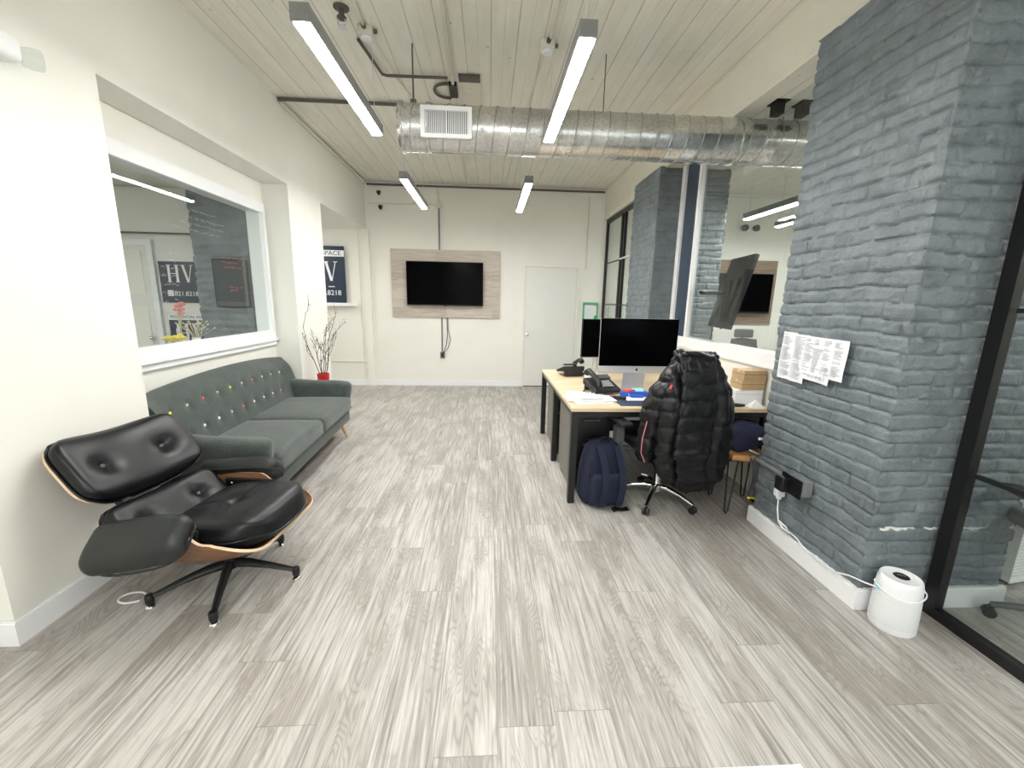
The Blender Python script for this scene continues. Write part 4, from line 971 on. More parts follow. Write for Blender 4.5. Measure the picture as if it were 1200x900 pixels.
# ================================================================== LOUNGE CHAIR
def rcm(u, v, c=0.27):
    return u * math.sqrt(max(0.0, 1 - c * abs(v) ** 4.5)), v * math.sqrt(max(0.0, 1 - c * abs(u) ** 4.5))
def pad_surface(hw, hl, th, bend, tufts=(), crown=0.03, groove=None, c=0.27):
    m = MB()
    def fn(p):
        u, v = p.x / hl, p.y / hw; z = p.z
        if z > 0:
            z += crown * max(0, 1 - u ** 4) * max(0, 1 - v ** 4)
            for (tu, tv, dep) in tufts:
                d2 = (p.x - tu) ** 2 + (p.y - tv) ** 2
                z -= dep * math.exp(-d2 / 0.0030) + dep * 0.5 * math.exp(-d2 / 0.0004)
            if groove:
                for (ga, gb, gd) in groove:
                    A = Vector(ga); B = Vector(gb); P = Vector((p.x, p.y)); tt_ = max(0, min(1, (P - A).dot(B - A) / (B - A).length_squared)); z -= gd * math.exp(-((P - A - (B - A) * tt_).length ** 2) / 0.00012)
        u2, v2 = rcm(max(-1, min(1, u)), max(-1, min(1, v)), c)
        return (u2 * hl, v2 * hw, z + bend * v * v)
    m.rbox(hl, hw, th / 2, th / 2, 34, 6, fn)
    return m
def perimeter(n=14):
    L = []
    for k in range(n): L.append((1, -1 + 2 * k / n))
    for k in range(n): L.append((1 - 2 * k / n, 1))
    for k in range(n): L.append((-1, 1 - 2 * k / n))
    for k in range(n): L.append((-1 + 2 * k / n, -1))
    return L
def lounge():
    t = thing('lounge_chair', 'black leather and walnut ply swivel lounge chair at left foreground', 'chair', (-1.365, 2.065, 0), math.radians(-5))
    MB().tube([(0, 0, 0.075), (0, 0, 0.215)], [0.030, 0.026], 18).build('swivel_post', 'black', t)
    MB().lathe([(0.002, 0.205), (0.10, 0.205), (0.11, 0.213), (0.11, 0.225), (0.002, 0.227)], 24).build('swivel_plate', 'black', t)
    for k in range(5):
        a = math.radians(-67 + 72 * k); c, s_ = math.cos(a), math.sin(a)
        leg = MB(); prof = [(0.0, 0.102, 0.026, 0.034), (0.10, 0.100, 0.023, 0.030), (0.20, 0.084, 0.019, 0.022), (0.335, 0.052, 0.014, 0.014)]
        vs = []
        for (r, z, hw, hh) in prof:
            for (dy, dz) in ((-hw, 0.0), (-hw * 0.5, hh * 0.7), (0, hh * 0.9), (hw * 0.5, hh * 0.7), (hw, 0.0), (hw * 0.7, -hh * 0.5), (-hw * 0.7, -hh * 0.5)):
                vs.append((c * r - s_ * dy, s_ * r + c * dy, z + dz))
        n_ = 7; fs = [(q * n_ + j, q * n_ + (j + 1) % n_, (q + 1) * n_ + (j + 1) % n_, (q + 1) * n_ + j) for q in range(3) for j in range(n_)] + [tuple(range(n_)), tuple(range(3 * n_, 4 * n_))[::-1]]
        leg.add(vs, fs); lo = leg.build('base_arm', 'black', t)
        MB().lathe([(0.014, 0.014), (0.014, 0.022), (0.019, 0.028), (0.020, 0.060), (0.016, 0.068), (0.002, 0.070)], 16, (c * 0.335, s_ * 0.335, 0)).build('arm_end', 'black', lo)
        MB().lathe([(0.002, 0.0), (0.020, 0.0), (0.022, 0.004), (0.018, 0.010), (0.008, 0.014), (0.002, 0.014)], 18, (c * 0.335, s_ * 0.335, 0)).build('glide', 'chrome', lo)
    # seat shell: a U-shaped ply bowl, sides tall where the arms bolt on, front lip turned up
    def S(u, v):
        s = u; tt_ = 2 * v - 1; k = abs(tt_)
        x = -0.34 + 0.685 * s
        base = 0.232 + 0.115 * max(0, (s - 0.42) / 0.58) ** 1.7 + 0.03 * max(0, (0.25 - s) / 0.25)
        wdt = 0.302
        q_ = max(0.0, min(1.0, (s - 0.50) / 0.18)); rim = 0.405 - 0.025 * max(0.0, (s - 0.75) / 0.25) + 0.075 * (1 - q_ * q_ * (3 - 2 * q_)) * min(1.0, 0.35 + s * 3) + 0.012 * max(0, (s - 0.8) / 0.2)
        cz = (rim - base) * max(0, (k - 0.30) / 0.70) ** 2.8
        y = wdt * math.copysign(1 - (1 - k) ** 1.25, tt_)
        rc = 0.10 * max(0, (k - 0.55) / 0.45) ** 2.5 * max(0, (s - 0.72) / 0.28)
        return Vector((x - rc, y, base + cz))
    MB().sheet(S, 44, 50, 0.013).build('seat_shell', ['walnut', 'walnut', 'ply'], t, ang=50)
    gr = (((-0.03, 0.0), (0.02, -0.18), 0.007), ((-0.03, 0.0), (-0.02, 0.18), 0.007), ((-0.03, 0.0), (-0.16, -0.06), 0.007))
    c = pad_surface(0.278, 0.262, 0.110, 0.012, ((-0.03, 0.0, 0.024),), crown=0.040, groove=gr, c=0.42)
    def bendf(p):
        x, y, z = p
        return (x, y, z - 0.035 * max(0, (x - 0.12) / 0.17) ** 2 + 0.025 * x)
    mt = Matrix.Translation((0.098, 0, 0.385)) @ Matrix.Rotation(math.radians(-3), 4, 'Y')
    c.v = [bendf(p) for p in c.v]; c.xf(mt); sc_ = c.build('seat_cushion', 'leather', t, ang=60)
    pp = MB(); pts = []
    for (u, v) in perimeter():
        u2, v2 = rcm(u, v, 0.42); pts.append(mt @ Vector(bendf((u2 * 0.265, v2 * 0.281, 0.012 * v * v - 0.010))))
    pp.tube(pts, 0.006, 7, closed=True); pp.build('piping', 'leather', sc_)
    def section(xc, yc, zc_, hl, hw, tilt, nm, bendv, tuf, yaw=0.0):
        mt = Matrix.Translation((xc, yc, zc_)) @ Matrix.Rotation(math.radians(yaw), 4, 'Z') @ Matrix.Rotation(math.radians(90 - tilt), 4, 'Y') @ Matrix.Rotation(PI, 4, 'Z')
        def sh(u, v):
            a, b_ = 2 * u - 1, 2 * v - 1; a2, b2 = rcm(a, b_, 0.29)
            return mt @ Vector((a2 * (hl + 0.003), b2 * (hw + 0.011), -0.031 + bendv * b_ * b_ - 0.022 * (1 - a ** 4) * (1 - b_ ** 4)))
        MB().sheet(sh, 20, 34, -0.011).build(nm + '_shell', ['walnut', 'walnut', 'ply'], t, ang=50)
        c = pad_surface(hw, hl, 0.090, bendv, tuf, crown=0.026)
        c.xf(mt); cu = c.build(nm + '_cushion', 'leather', t, ang=60)
        pp = MB(); pts = []
        for (u, v) in perimeter():
            u2, v2 = rcm(u, v); pts.append(mt @ Vector((u2 * (hl + 0.002), v2 * (hw + 0.002), bendv * v * v - 0.018)))
        pp.tube(pts, 0.0055, 7, closed=True); pp.build('piping', 'leather', cu)
        for (tu, tv, dep) in tuf:
            b_ = MB(); p = mt @ Vector((tu, tv, 0.045 + 0.026 - dep * 1.5 + bendv * (tv / hw) ** 2 + 0.005)); b_.ball(tuple(p), 0.012, 12); b_.build('button', 'greyplastic', cu)
    section(-0.270, -0.012, 0.376, 0.165, 0.292, 45, 'back', 0.050, ((0.02, -0.14, 0.022), (0.02, 0.14, 0.022)), -6)
    section(-0.488, 0.012, 0.662, 0.186, 0.300, 40, 'headrest', 0.070, ((-0.01, -0.145, 0.026), (-0.01, 0.145, 0.026)), -7)
    for sg in (-1, 1):
        m = MB(); m.tube([(-0.29, sg * 0.13, 0.33), (-0.385, sg * 0.13, 0.46), (-0.48, sg * 0.13, 0.57), (-0.60, sg * 0.13, 0.69)], 0.012, 8); m.build('back_brace', 'black', t)
        m = MB(); m.box(-0.022, 0.022, -0.02, 0.02, -0.09, 0.09, Matrix.Translation((-0.425, sg * 0.13, 0.545)) @ Matrix.Rotation(math.radians(-43), 4, 'Y')); m.build('brace_bar', 'black', t, smooth=False)
    for sg in (-1, 1):
        def fa(p, sg=sg):
            u = p.x / 0.222; w_ = p.y * sg / 0.108
            hw = 1 - 0.25 * max(0, u) ** 2
            z = p.z * (1 - 0.10 * u * u) + 0.012 * u * u * (1 if u < 0 else -0.6) - 0.028 * max(0, w_) ** 2
            return (p.x, p.y * hw, z)
        mt = Matrix.Translation((-0.115 - sg * 0.034, sg * 0.392, 0.466)) @ Matrix.Rotation(math.radians(5), 4, 'Z') @ Matrix.Rotation(-sg * math.radians(38), 4, 'X') @ Matrix.Rotation(math.radians(-14 if sg < 0 else -4), 4, 'Y') @ Matrix.Rotation(-sg * math.radians(3), 4, 'Z')
        a = MB(); a.rbox(0.222, 0.108, 0.050, 0.049, 12, 7, fa); a.xf(mt); ar = a.build('armrest', 'leather2', t, ang=60)
        pp = MB(); pts = []
        for k in range(44):
            an = 2 * PI * k / 44; sq = lambda c_: (abs(c_) ** 0.55) * (1 if c_ > 0 else -1)
            q = Vector(fa(Vector((0.223 * sq(math.cos(an)), 0.109 * sq(math.sin(an)), -0.030)))); pts.append(mt @ q)
        pp.tube(pts, 0.0055, 6, closed=True); pp.build('piping', 'leather2', ar)
        mi = Matrix.Translation((-0.05, sg * 0.283, 0.425)) @ Matrix.Rotation(sg * math.radians(6), 4, 'X')
        bo = MB().rbox(0.14, 0.008, 0.030, 0.005, 3, 2).xf(mi).build('arm_bracket', 'black', t)
        for k in range(4):
            q = mi @ Vector((-0.10 + 0.066 * k, -sg * 0.010, 0.0)); MB().ball(tuple(q), 0.009, 10, (1, 0.5, 1)).build('bolt', 'chrome', bo)
    return t
lounge()

# ================================================================== DESK AND ITS THINGS
DZT = 0.745
t = thing('desk', 'long double desk with pale oak top and black steel frame', 'desk', (1.36, 3.76, 0))
MB().box(-0.755, 0.755, -0.87, 0.86, DZT - 0.026, DZT).build('tabletop', 'desk', t, smooth=False)
for sx_ in (-1, 1):
    for y_ in (-0.845, 0.0, 0.835):
        MB().box(sx_ * 0.727 - 0.025, sx_ * 0.727 + 0.025, y_ - 0.025, y_ + 0.025, 0, DZT - 0.026).build('leg', 'black', t, smooth=False)
m = MB()
for y_ in (-0.845, 0.0, 0.835): m.box(-0.70, 0.70, y_ - 0.02, y_ + 0.02, DZT - 0.066, DZT - 0.026)
for sx_ in (-1, 1): m.box(sx_ * 0.727 - 0.02, sx_ * 0.727 + 0.02, -0.82, 0.81, DZT - 0.066, DZT - 0.026)
m.build('frame_rail', 'black', t, smooth=False)
MB().box(-0.68, 0.68, -0.012, 0.012, 0.30, DZT - 0.066).build('modesty_panel', 'black', t, smooth=False)
def pedestal(y0, y1, label, x0=0.665):
    t = thing('drawer_pedestal', label, 'drawer cabinet', (x0, y0, 0), 0, None)
    L = y1 - y0
    MB().box(0, 0.30, 0.0, L, 0.03, 0.64).build('cabinet_body', ['pedestal'], t, smooth=False)
    MB().box(-0.004, 0.304, -0.004, L + 0.004, 0.64, 0.662).build('cabinet_top', 'yellow', t, smooth=False)
    for k in range(3):
        d_ = MB().box(0.004, 0.296, -0.018, 0.0, 0.04 + k * 0.20, 0.232 + k * 0.20).build('drawer', 'black', t, smooth=False)
        MB().box(0.09, 0.21, -0.028, -0.018, 0.19 + k * 0.20, 0.20 + k * 0.20).build('handle', 'greyplastic', d_, smooth=False)
    for (a, b_) in ((0.03, 0.03), (0.24, 0.03), (0.03, L - 0.06), (0.24, L - 0.06)): MB().box(a, a + 0.03, b_, b_ + 0.03, 0, 0.03).build('foot', 'black', t, smooth=False)
pedestal(3.12, 3.68, 'grey pedestal drawers with yellow top under the near half of the desk')
pedestal(3.90, 4.46, 'grey pedestal drawers under the far half of the desk')

# large all-in-one computer
t = thing('desktop_computer', 'large silver-chinned black screen computer facing the viewer on the desk', 'computer', (1.245, 3.40, DZT))
HW = 0.327
MB().rbox(HW, 0.010, 0.228, 0.008, 2, 3).xf(Matrix.Translation((0, 0, 0.176 + 0.228))).build('casing', 'alu', t)
MB().box(-HW + 0.001, HW - 0.001, -0.012, -0.009, 0.238, 0.631).build('display', 'screen', t, smooth=False)
MB().rbox(HW - 0.05, 0.02, 0.17, 0.02, 2, 3).xf(Matrix.Translation((0, 0.018, 0.42))).build('rear_shell', 'alu', t)
st = MB(); st.sheet(lambda u, v: ((v - 0.5) * 0.19, 0.07 - 0.03 * u, 0.004 + 0.24 * u) , 6, 4, 0.008); st.box(-0.10, 0.10, -0.07, 0.09, 0, 0.006); st.build('stand', ['alu'] * 3, t)
lg = MB(); pts = []
for k in range(24):
    a = 2 * PI * k / 24; r = 0.0105 * (1 - 0.12 * math.cos(2 * a) * 0.5 - (0.18 if abs(a - PI / 2) < 0.3 else 0) - (0.35 * max(0, 1 - ((a if a < PI else a - 2 * PI) / 0.42) ** 2)))
    pts.append((r * math.cos(a), r * math.sin(a)))
vs = [(0, -0.0112, 0.207)] + [(p[0], -0.0112, 0.207 + p[1]) for p in pts]; fs = [(0, k + 1, (k + 1) % 24 + 1) for k in range(24)]
lg.add(vs, fs); lg.ball((0.003, -0.0115, 0.2215), 0.0032, 8, (0.8, 0.2, 1.3)); lg.build('logo_mark', 'black', t, smooth=False)
t = thing('monitor', 'dark monitor behind the left edge of the large computer screen', 'monitor', (1.145, 4.11, DZT), 0.12)
MB().rbox(0.23, 0.012, 0.19, 0.006, 2, 2).xf(Matrix.Translation((0, 0, 0.405))).build('casing', 'blackmatte', t)
MB().box(-0.222, 0.222, -0.0135, -0.011, 0.225, 0.588).build('display', 'screen', t, smooth=False)
st = MB(); st.tube([(-0.06, 0.05, 0.005), (-0.06, 0.03, 0.30)], 0.022, 10); st.box(-0.14, 0.06, -0.05, 0.10, 0, 0.008); st.build('stand', 'alu', t)

def desk_phone(label, loc, rz, sc=1.0):
    t = thing('desk_phone', label, 'phone', loc, rz); t.scale = (sc, sc, sc)
    # local: front towards -Y, wedge rises to the back
    def wedge(p): 
        q = (p.y + 0.10) / 0.20
        return (p.x, p.y, p.z * (0.45 + 0.55 * q) + 0.03 + 0.045 * q)
    MB().rbox(0.105, 0.10, 0.025, 0.012, 3, 3, wedge).build('phone_body', 'blackmatte', t)
    MB().rbox(0.09, 0.012, 0.045, 0.008, 2, 2).xf(Matrix.Translation((0.0, 0.09, 0.05))).build('foot_stand', 'blackmatte', t)
    tilt = math.atan2(0.07, 0.2)
    top = Matrix.Translation((0, 0, 0.083)) @ Matrix.Rotation(tilt, 4, 'X')
    h = MB(); pts = [(-0.078, -0.10, 0.020), (-0.078, -0.08, 0.045), (-0.078, 0.0, 0.052), (-0.078, 0.08, 0.045), (-0.078, 0.10, 0.020)]
    h.tube(pts, [0.024, 0.022, 0.017, 0.022, 0.024], 12); h.xf(top); h.build('handset', 'black', t)
    MB().box(-0.03, 0.085, 0.03, 0.085, 0.004, 0.010, top).build('phone_display', 'greyplastic', t, smooth=False)
    k_ = MB()
    for a in range(4):
        for b_ in range(4): k_.box(-0.028 + a * 0.022, -0.012 + a * 0.022, -0.075 + b_ * 0.022, -0.062 + b_ * 0.022, 0.0, 0.007, top)
    k_.build('keypad', 'alu', t, smooth=False)
    c = MB(); pts = []
    for k in range(60):
        a = k * 0.9; u = k / 59; pts.append((-0.09 - 0.05 * math.sin(PI * u) + 0.006 * math.cos(a), -0.09 + 0.16 * u, 0.012 + 0.006 * math.sin(a)))
    c.tube(pts, 0.0025, 5); c.build('coiled_cord', 'black', t)
    return t
desk_phone('black desk phone with keypad in front of the large computer screen', (0.965, 3.42, DZT), 0.25, 1.18)
desk_phone('black desk phone at the far left of the desk, seen from behind', (0.86, 4.28, DZT), PI + 0.15, 1.12)
t = thing('charger_stand', 'small white upright stand beside the far desk phone', 'stand', (0.97, 3.93, DZT), 0.3)
MB().rbox(0.022, 0.045, 0.055, 0.012, 2, 3).xf(Matrix.Translation((0, 0, 0.055))).build('stand_body', 'white', t)
MB().rbox(0.004, 0.03, 0.035, 0.003, 1, 2).xf(Matrix.Translation((0.024, 0, 0.06))).build('face', 'straw', t)

r_ = random.Random(5)
for k, (x_, y_, rz, w_, l_, lab) in enumerate((
    (0.80, 3.13, 0.20, 0.30, 0.22, 'crumpled white sheet at the bottom of the pile by the desk corner'),
    (0.76, 3.17, -0.06, 0.28, 0.21, 'white sheet in the middle of the pile by the desk corner'),
    (0.84, 3.16, 0.05, 0.30, 0.20, 'white printed sheet second from the top of the pile'),
    (0.79, 3.26, -0.10, 0.30, 0.22, 'clean white sheet on top of the paper pile at the left of the desk'))):
    z_ = DZT + 0.001 + k * 0.0045
    t = thing('paper_sheet', lab, 'paper', (x_, y_, z_), rz, 'loose sheets piled on the desk corner')
    MB().sheet(lambda u, v: ((u - 0.5) * w_, (v - 0.5) * l_, 0.0032 + 0.0012 * math.sin(5 * u + 3 * v + k)), 8, 6, 0.0032).build('sheet', ['paper'] * 3, t)
    if k != 3:
        p = MB()
        for q in range(4): p.box(-w_ / 2 + 0.03, w_ / 2 - 0.05 - 0.04 * (q % 2), -l_ / 2 + 0.02 + q * 0.02, -l_ / 2 + 0.026 + q * 0.02, 0.0035, 0.0052)
        p.build('print', 'ink', t, smooth=False)
o = MB().box(0.99, 1.42, 2.96, 3.20, DZT, DZT + 0.003).build('desk_pad', 'deskpad', smooth=False); tag(o, 'navy desk pad at the front of the desk', 'desk pad')
o = MB().box(1.09, 1.36, 3.12, 3.28, DZT + 0.0035, DZT + 0.0075).build('notepad', 'paper', smooth=False); tag(o, 'white notepad on the navy desk pad', 'notepad')
t = thing('keyboard', 'slim white keyboard below the large computer screen', 'keyboard', (1.36, 3.06, DZT + 0.004), 0.0)
MB().rbox(0.13, 0.055, 0.005, 0.004, 1, 2).xf(Matrix.Translation((0, 0, 0.005))).build('keyboard_body', 'alu', t)
m = MB()
for a in range(12):
    for b_ in range(5): m.box(-0.123 + a * 0.0207, -0.1055 + a * 0.0207, -0.048 + b_ * 0.0195, -0.032 + b_ * 0.0195, 0.0095, 0.012)
m.build('keys', 'white', t, smooth=False)
t = thing('adapter_cable', 'black cable bundle between the front phone and the desk pad', 'cable', (0.99, 3.20, DZT))
m = MB(); pts = [(0.03 * math.cos(a) * (1 + 0.2 * math.sin(3 * a)) + 0.02 * a / 6, 0.035 * math.sin(a), 0.008 + 0.004 * math.sin(2.3 * a)) for a in [k * 0.35 for k in range(50)]]
m.tube(pts, 0.004, 6); m.build('coil', 'black', t); MB().rbox(0.05, 0.018, 0.012, 0.006, 2, 2).xf(Matrix.Translation((0.06, -0.02, 0.013)) @ Matrix.Rotation(-0.4, 4, 'Z')).build('adapter', 'blackmatte', t)
o = MB().rbox(0.11, 0.035, 0.022, 0.004, 2, 2).xf(Matrix.Translation((1.20, 3.28, DZT + 0.022)) @ Matrix.Rotation(-0.03, 4, 'Z')).build('card_box', 'bluebox'); tag(o, 'blue printed box below the large computer screen', 'box')
text('lettering', 'hengyu', 0.035, 'signwhite', o, (1.19, 3.2435, DZT + 0.022), (PI / 2, 0, -0.03))
o = MB().box(-0.045, 0.045, -0.03, 0.03, 0, 0.012).xf(Matrix.Translation((1.155, 3.29, DZT + 0.0445)) @ Matrix.Rotation(0.5, 4, 'Z')).build('red_case', 'coral', smooth=False); tag(o, 'coral red case lying on the blue box', 'case')
o = MB().box(-0.045, 0.045, -0.035, 0.035, 0, 0.004).xf(Matrix.Translation((1.235, 3.29, DZT + 0.0445)) @ Matrix.Rotation(0.5, 4, 'X')).build('note_pad', 'cyan', smooth=False); tag(o, 'cyan note stack leaning below the large screen', 'note')
o = MB().box(-0.05, 0.05, -0.02, 0.02, 0, 0.02).xf(Matrix.Translation((1.20, 3.225, DZT + 0.0085))).build('blue_pouch', 'bluebox', smooth=False); tag(o, 'small bright blue pouch at the edge of the notepad', 'pouch')
o = MB().box(-0.04, 0.04, -0.03, 0.03, 0, 0.006).xf(Matrix.Translation((1.09, 3.33, DZT + 0.001)) @ Matrix.Rotation(0.3, 4, 'Z')).build('sticky_notes', 'straw', smooth=False); tag(o, 'beige sticky notes left of the blue box', 'note')

# right end of the desk: boxes and gadgets
def carton(x, y, z, w_, d_, h_, rz, label, mat_='card', grp=None):
    t = thing('carton', label, 'box', (x, y, z), rz, grp)
    MB().rbox(w_ / 2, d_ / 2, h_ / 2, 0.003, 1, 2).xf(Matrix.Translation((0, 0, h_ / 2))).build('box_body', mat_, t)
    MB().box(-w_ / 2 - 0.0006, w_ / 2 + 0.0006, -0.012, 0.012, h_ - 0.02, h_ + 0.0006).build('tape', 'straw' if mat_ == 'card' else 'paper', t, smooth=False)
    MB().box(-w_ / 2 - 0.001, w_ / 2 + 0.001, -d_ / 2 - 0.001, d_ / 2 + 0.001, h_ - 0.032, h_ - 0.029).build('lid_edge', 'darkpipe' if mat_ == 'card' else 'ink', t, smooth=False)
    return t
carton(2.015, 3.10, DZT, 0.21, 0.16, 0.115, -0.06, 'white box under the two brown cartons at the right end of the desk', 'white')
carton(2.03, 3.095, DZT + 0.116, 0.185, 0.15, 0.075, 0.03, 'lower brown carton on the white box')
carton(2.035, 3.095, DZT + 0.192, 0.185, 0.15, 0.075, 0.05, 'upper brown carton, topmost on the desk')
o = MB().add([(0, 0, 0), (0.11, 0.0, 0), (0.12, 0.08, 0), (0.0, 0.07, 0), (0.05, 0.03, 0.055)], [(0, 1, 4), (1, 2, 4), (2, 3, 4), (3, 0, 4), (0, 3, 2, 1)]).xf(Matrix.Translation((1.975, 2.93, DZT))).build('folded_paper', 'paper', smooth=False); tag(o, 'crumpled white paper at the right desk edge', 'paper')
t = thing('hand_tool', 'green and yellow tool lying on the right of the desk', 'tool', (1.80, 3.02, DZT), -0.3)
MB().rbox(0.075, 0.035, 0.022, 0.018, 3, 3, lambda p: (p.x, p.y + 0.01 * math.sin(p.x * 20), p.z)).xf(Matrix.Translation((0, 0, 0.024))).build('tool_body', 'greengadget', t)
MB().rbox(0.03, 0.030, 0.018, 0.012, 2, 3).xf(Matrix.Translation((-0.055, 0.002, 0.034))).build('tool_cap', 'yellow2', t)
m = MB(); m.tube([(0.05, -0.01, 0.02), (0.09, -0.02, 0.015), (0.13, 0.0, 0.01), (0.16, -0.01, 0.01)], 0.009, 7); m.tube([(0.06, -0.03, 0.01), (0.10, -0.045, 0.01), (0.14, -0.03, 0.01)], 0.008, 7); m.build('tool_handles', 'black', t)
t = thing('camera_gadget', 'black gadget with cables behind the green tool', 'gadget', (1.75, 3.22, DZT))
MB().rbox(0.06, 0.045, 0.05, 0.012, 3, 3).xf(Matrix.Translation((0, 0, 0.05))).build('gadget_body', 'black', t)
m = MB(); m.tube([(-0.04, 0, 0.09), (-0.05, 0.01, 0.15), (-0.02, 0, 0.17)], 0.010, 7); m.tube([(0.02, 0, 0.10), (0.06, -0.01, 0.125), (0.10, 0.0, 0.115)], 0.012, 7); m.ball((-0.035, 0, 0.16), 0.018, 10); m.build('cables', 'blackmatte', t)
# paper tray under the desk
t = thing('paper_tray', 'shelf tray of white papers fixed below the desktop', 'tray', (1.12, 3.12, 0.615))
m = MB(); m.box(-0.13, 0.13, -0.12, 0.12, 0, 0.008); m.box(-0.13, -0.122, -0.12, 0.12, 0, DZT - 0.026 - 0.615); m.box(0.122, 0.13, -0.12, 0.12, 0, DZT - 0.026 - 0.615); m.build('tray', 'black', t, smooth=False)
MB().box(-0.11, 0.10, -0.115, 0.09, 0.009, 0.06).build('papers', 'paper', t, smooth=False)

# backpack
t = thing('backpack', 'navy backpack on the floor against the near left desk leg', 'backpack', (0.86, 2.925, 0), 0.08)
def bp(p):
    q = (p.z + 0.24) / 0.48
    wdt = 1 - 0.38 * max(0, (q - 0.45) / 0.55) ** 2 + 0.02 * math.sin(8 * q)
    return (p.x * wdt + 0.02 * q, p.y * (1 - 0.45 * q ** 2) + 0.05 * q, p.z + 0.008 * math.sin(14 * p.x) * (1 - q) - 0.01 * (1 - q))
MB().rbox(0.175, 0.105, 0.24, 0.09, 9, 5, bp).xf(Matrix.Translation((0, 0, 0.252))).build('bag_body', 'navy', t)
def bp2(p):
    q = (p.z + 0.12) / 0.24
    return (p.x * (1 - 0.1 * q * q), p.y * (1 - 0.3 * q), p.z)
MB().rbox(0.135, 0.045, 0.12, 0.04, 6, 4, bp2).xf(Matrix.Translation((0.01, -0.105, 0.145))).build('front_pocket', 'navy', t)
zp = MB(); pts = [(0.01 + 0.135 * math.cos(a), -0.11 + 0.02 * math.sin(a), 0.20 + 0.24 * math.sin(a)) for a in [PI * k / 20 for k in range(21)]]
zp.tube([(x_, -0.062 - 0.0 + 0.05 * max(0, (z_ - 0.2)) / 0.24 - 0.03 * (1 - max(0, z_ - 0.2) / 0.24), z_) for x_, y_, z_ in pts], 0.004, 6); zp.build('zip', 'black', t)
for sx_ in (-0.045, 0.085):
    s_ = MB(); s_.sheet(lambda u, v: (sx_ + (v - 0.5) * 0.05 + 0.03 * math.sin(3 * u), -0.165 + 0.115 * max(0.0, u) ** 1.2 - 0.03 * math.sin(PI * u), 0.04 + 0.42 * u), 14, 3, 0.012); s_.build('strap', ['navy'] * 3, t)
MB().tube([(-0.02, 0.0, 0.475), (-0.015, 0.0, 0.51), (0.04, 0.0, 0.515), (0.06, 0.0, 0.475)], 0.007, 8).build('grab_handle', 'navy', t)
MB().sheet(lambda u, v: (0.04 + 0.13 * u, -0.19 + 0.05 * v + 0.02 * u, 0.011 + 0.008 * math.sin(6 * u)), 10, 2, 0.008).build('loose_strap', ['black'] * 3, t)

# desk chair
t = thing('desk_chair', 'black swivel desk chair with chrome five-star base at the desk', 'chair', (1.315, 2.955, 0), 0.10)
star_base(t, 0.30, 0.1, 'chrome', '', a0=-1.02)
MB().tube([(0, 0, 0.10), (0, 0, 0.30), (0, 0, 0.301), (0, 0, 0.43)], [0.030, 0.030, 0.018, 0.018], 16).build('gas_column', 'chrome', t)
MB().rbox(0.25, 0.24, 0.045, 0.04, 6, 4, lambda p: (p.x, p.y, p.z - 0.03 * max(0, p.y / 0.24) ** 3)).xf(Matrix.Translation((0, 0.02, 0.475))).build('seat', 'blackmatte', t)
MB().box(-0.12, 0.12, -0.12, 0.12, 0.40, 0.432).build('seat_mechanism', 'black', t, smooth=False)
def cb(p):
    q = (p.z + 0.30) / 0.6
    return (p.x * (1 - 0.25 * q * q), p.y - 0.10 * q + 0.35 * p.x ** 2, p.z)
MB().rbox(0.21, 0.025, 0.30, 0.022, 6, 3, cb).xf(Matrix.Translation((0, -0.235, 0.84))).build('backrest', 'blackmatte', t)
MB().tube([(0, -0.10, 0.42), (0, -0.26, 0.44), (0, -0.285, 0.56), (0, -0.30, 0.75)], 0.022, 8).build('back_post', 'black', t)
for sx_ in (-1, 1):
    a = MB(); a.tube([(sx_ * 0.20, 0.02, 0.42), (sx_ * 0.30, 0.02, 0.43), (sx_ * 0.335, 0.02, 0.48), (sx_ * 0.335, 0.02, 0.64)], 0.018, 8); a.box(sx_ * 0.335 - 0.03, sx_ * 0.335 + 0.03, -0.02, 0.05, 0.48, 0.60); ao = a.build('arm_post', 'greyplastic', t)
    MB().rbox(0.045, 0.13, 0.016, 0.014, 3, 2).xf(Matrix.Translation((sx_ * 0.335, 0.0, 0.645))).build('arm_pad', 'blackmatte', t)
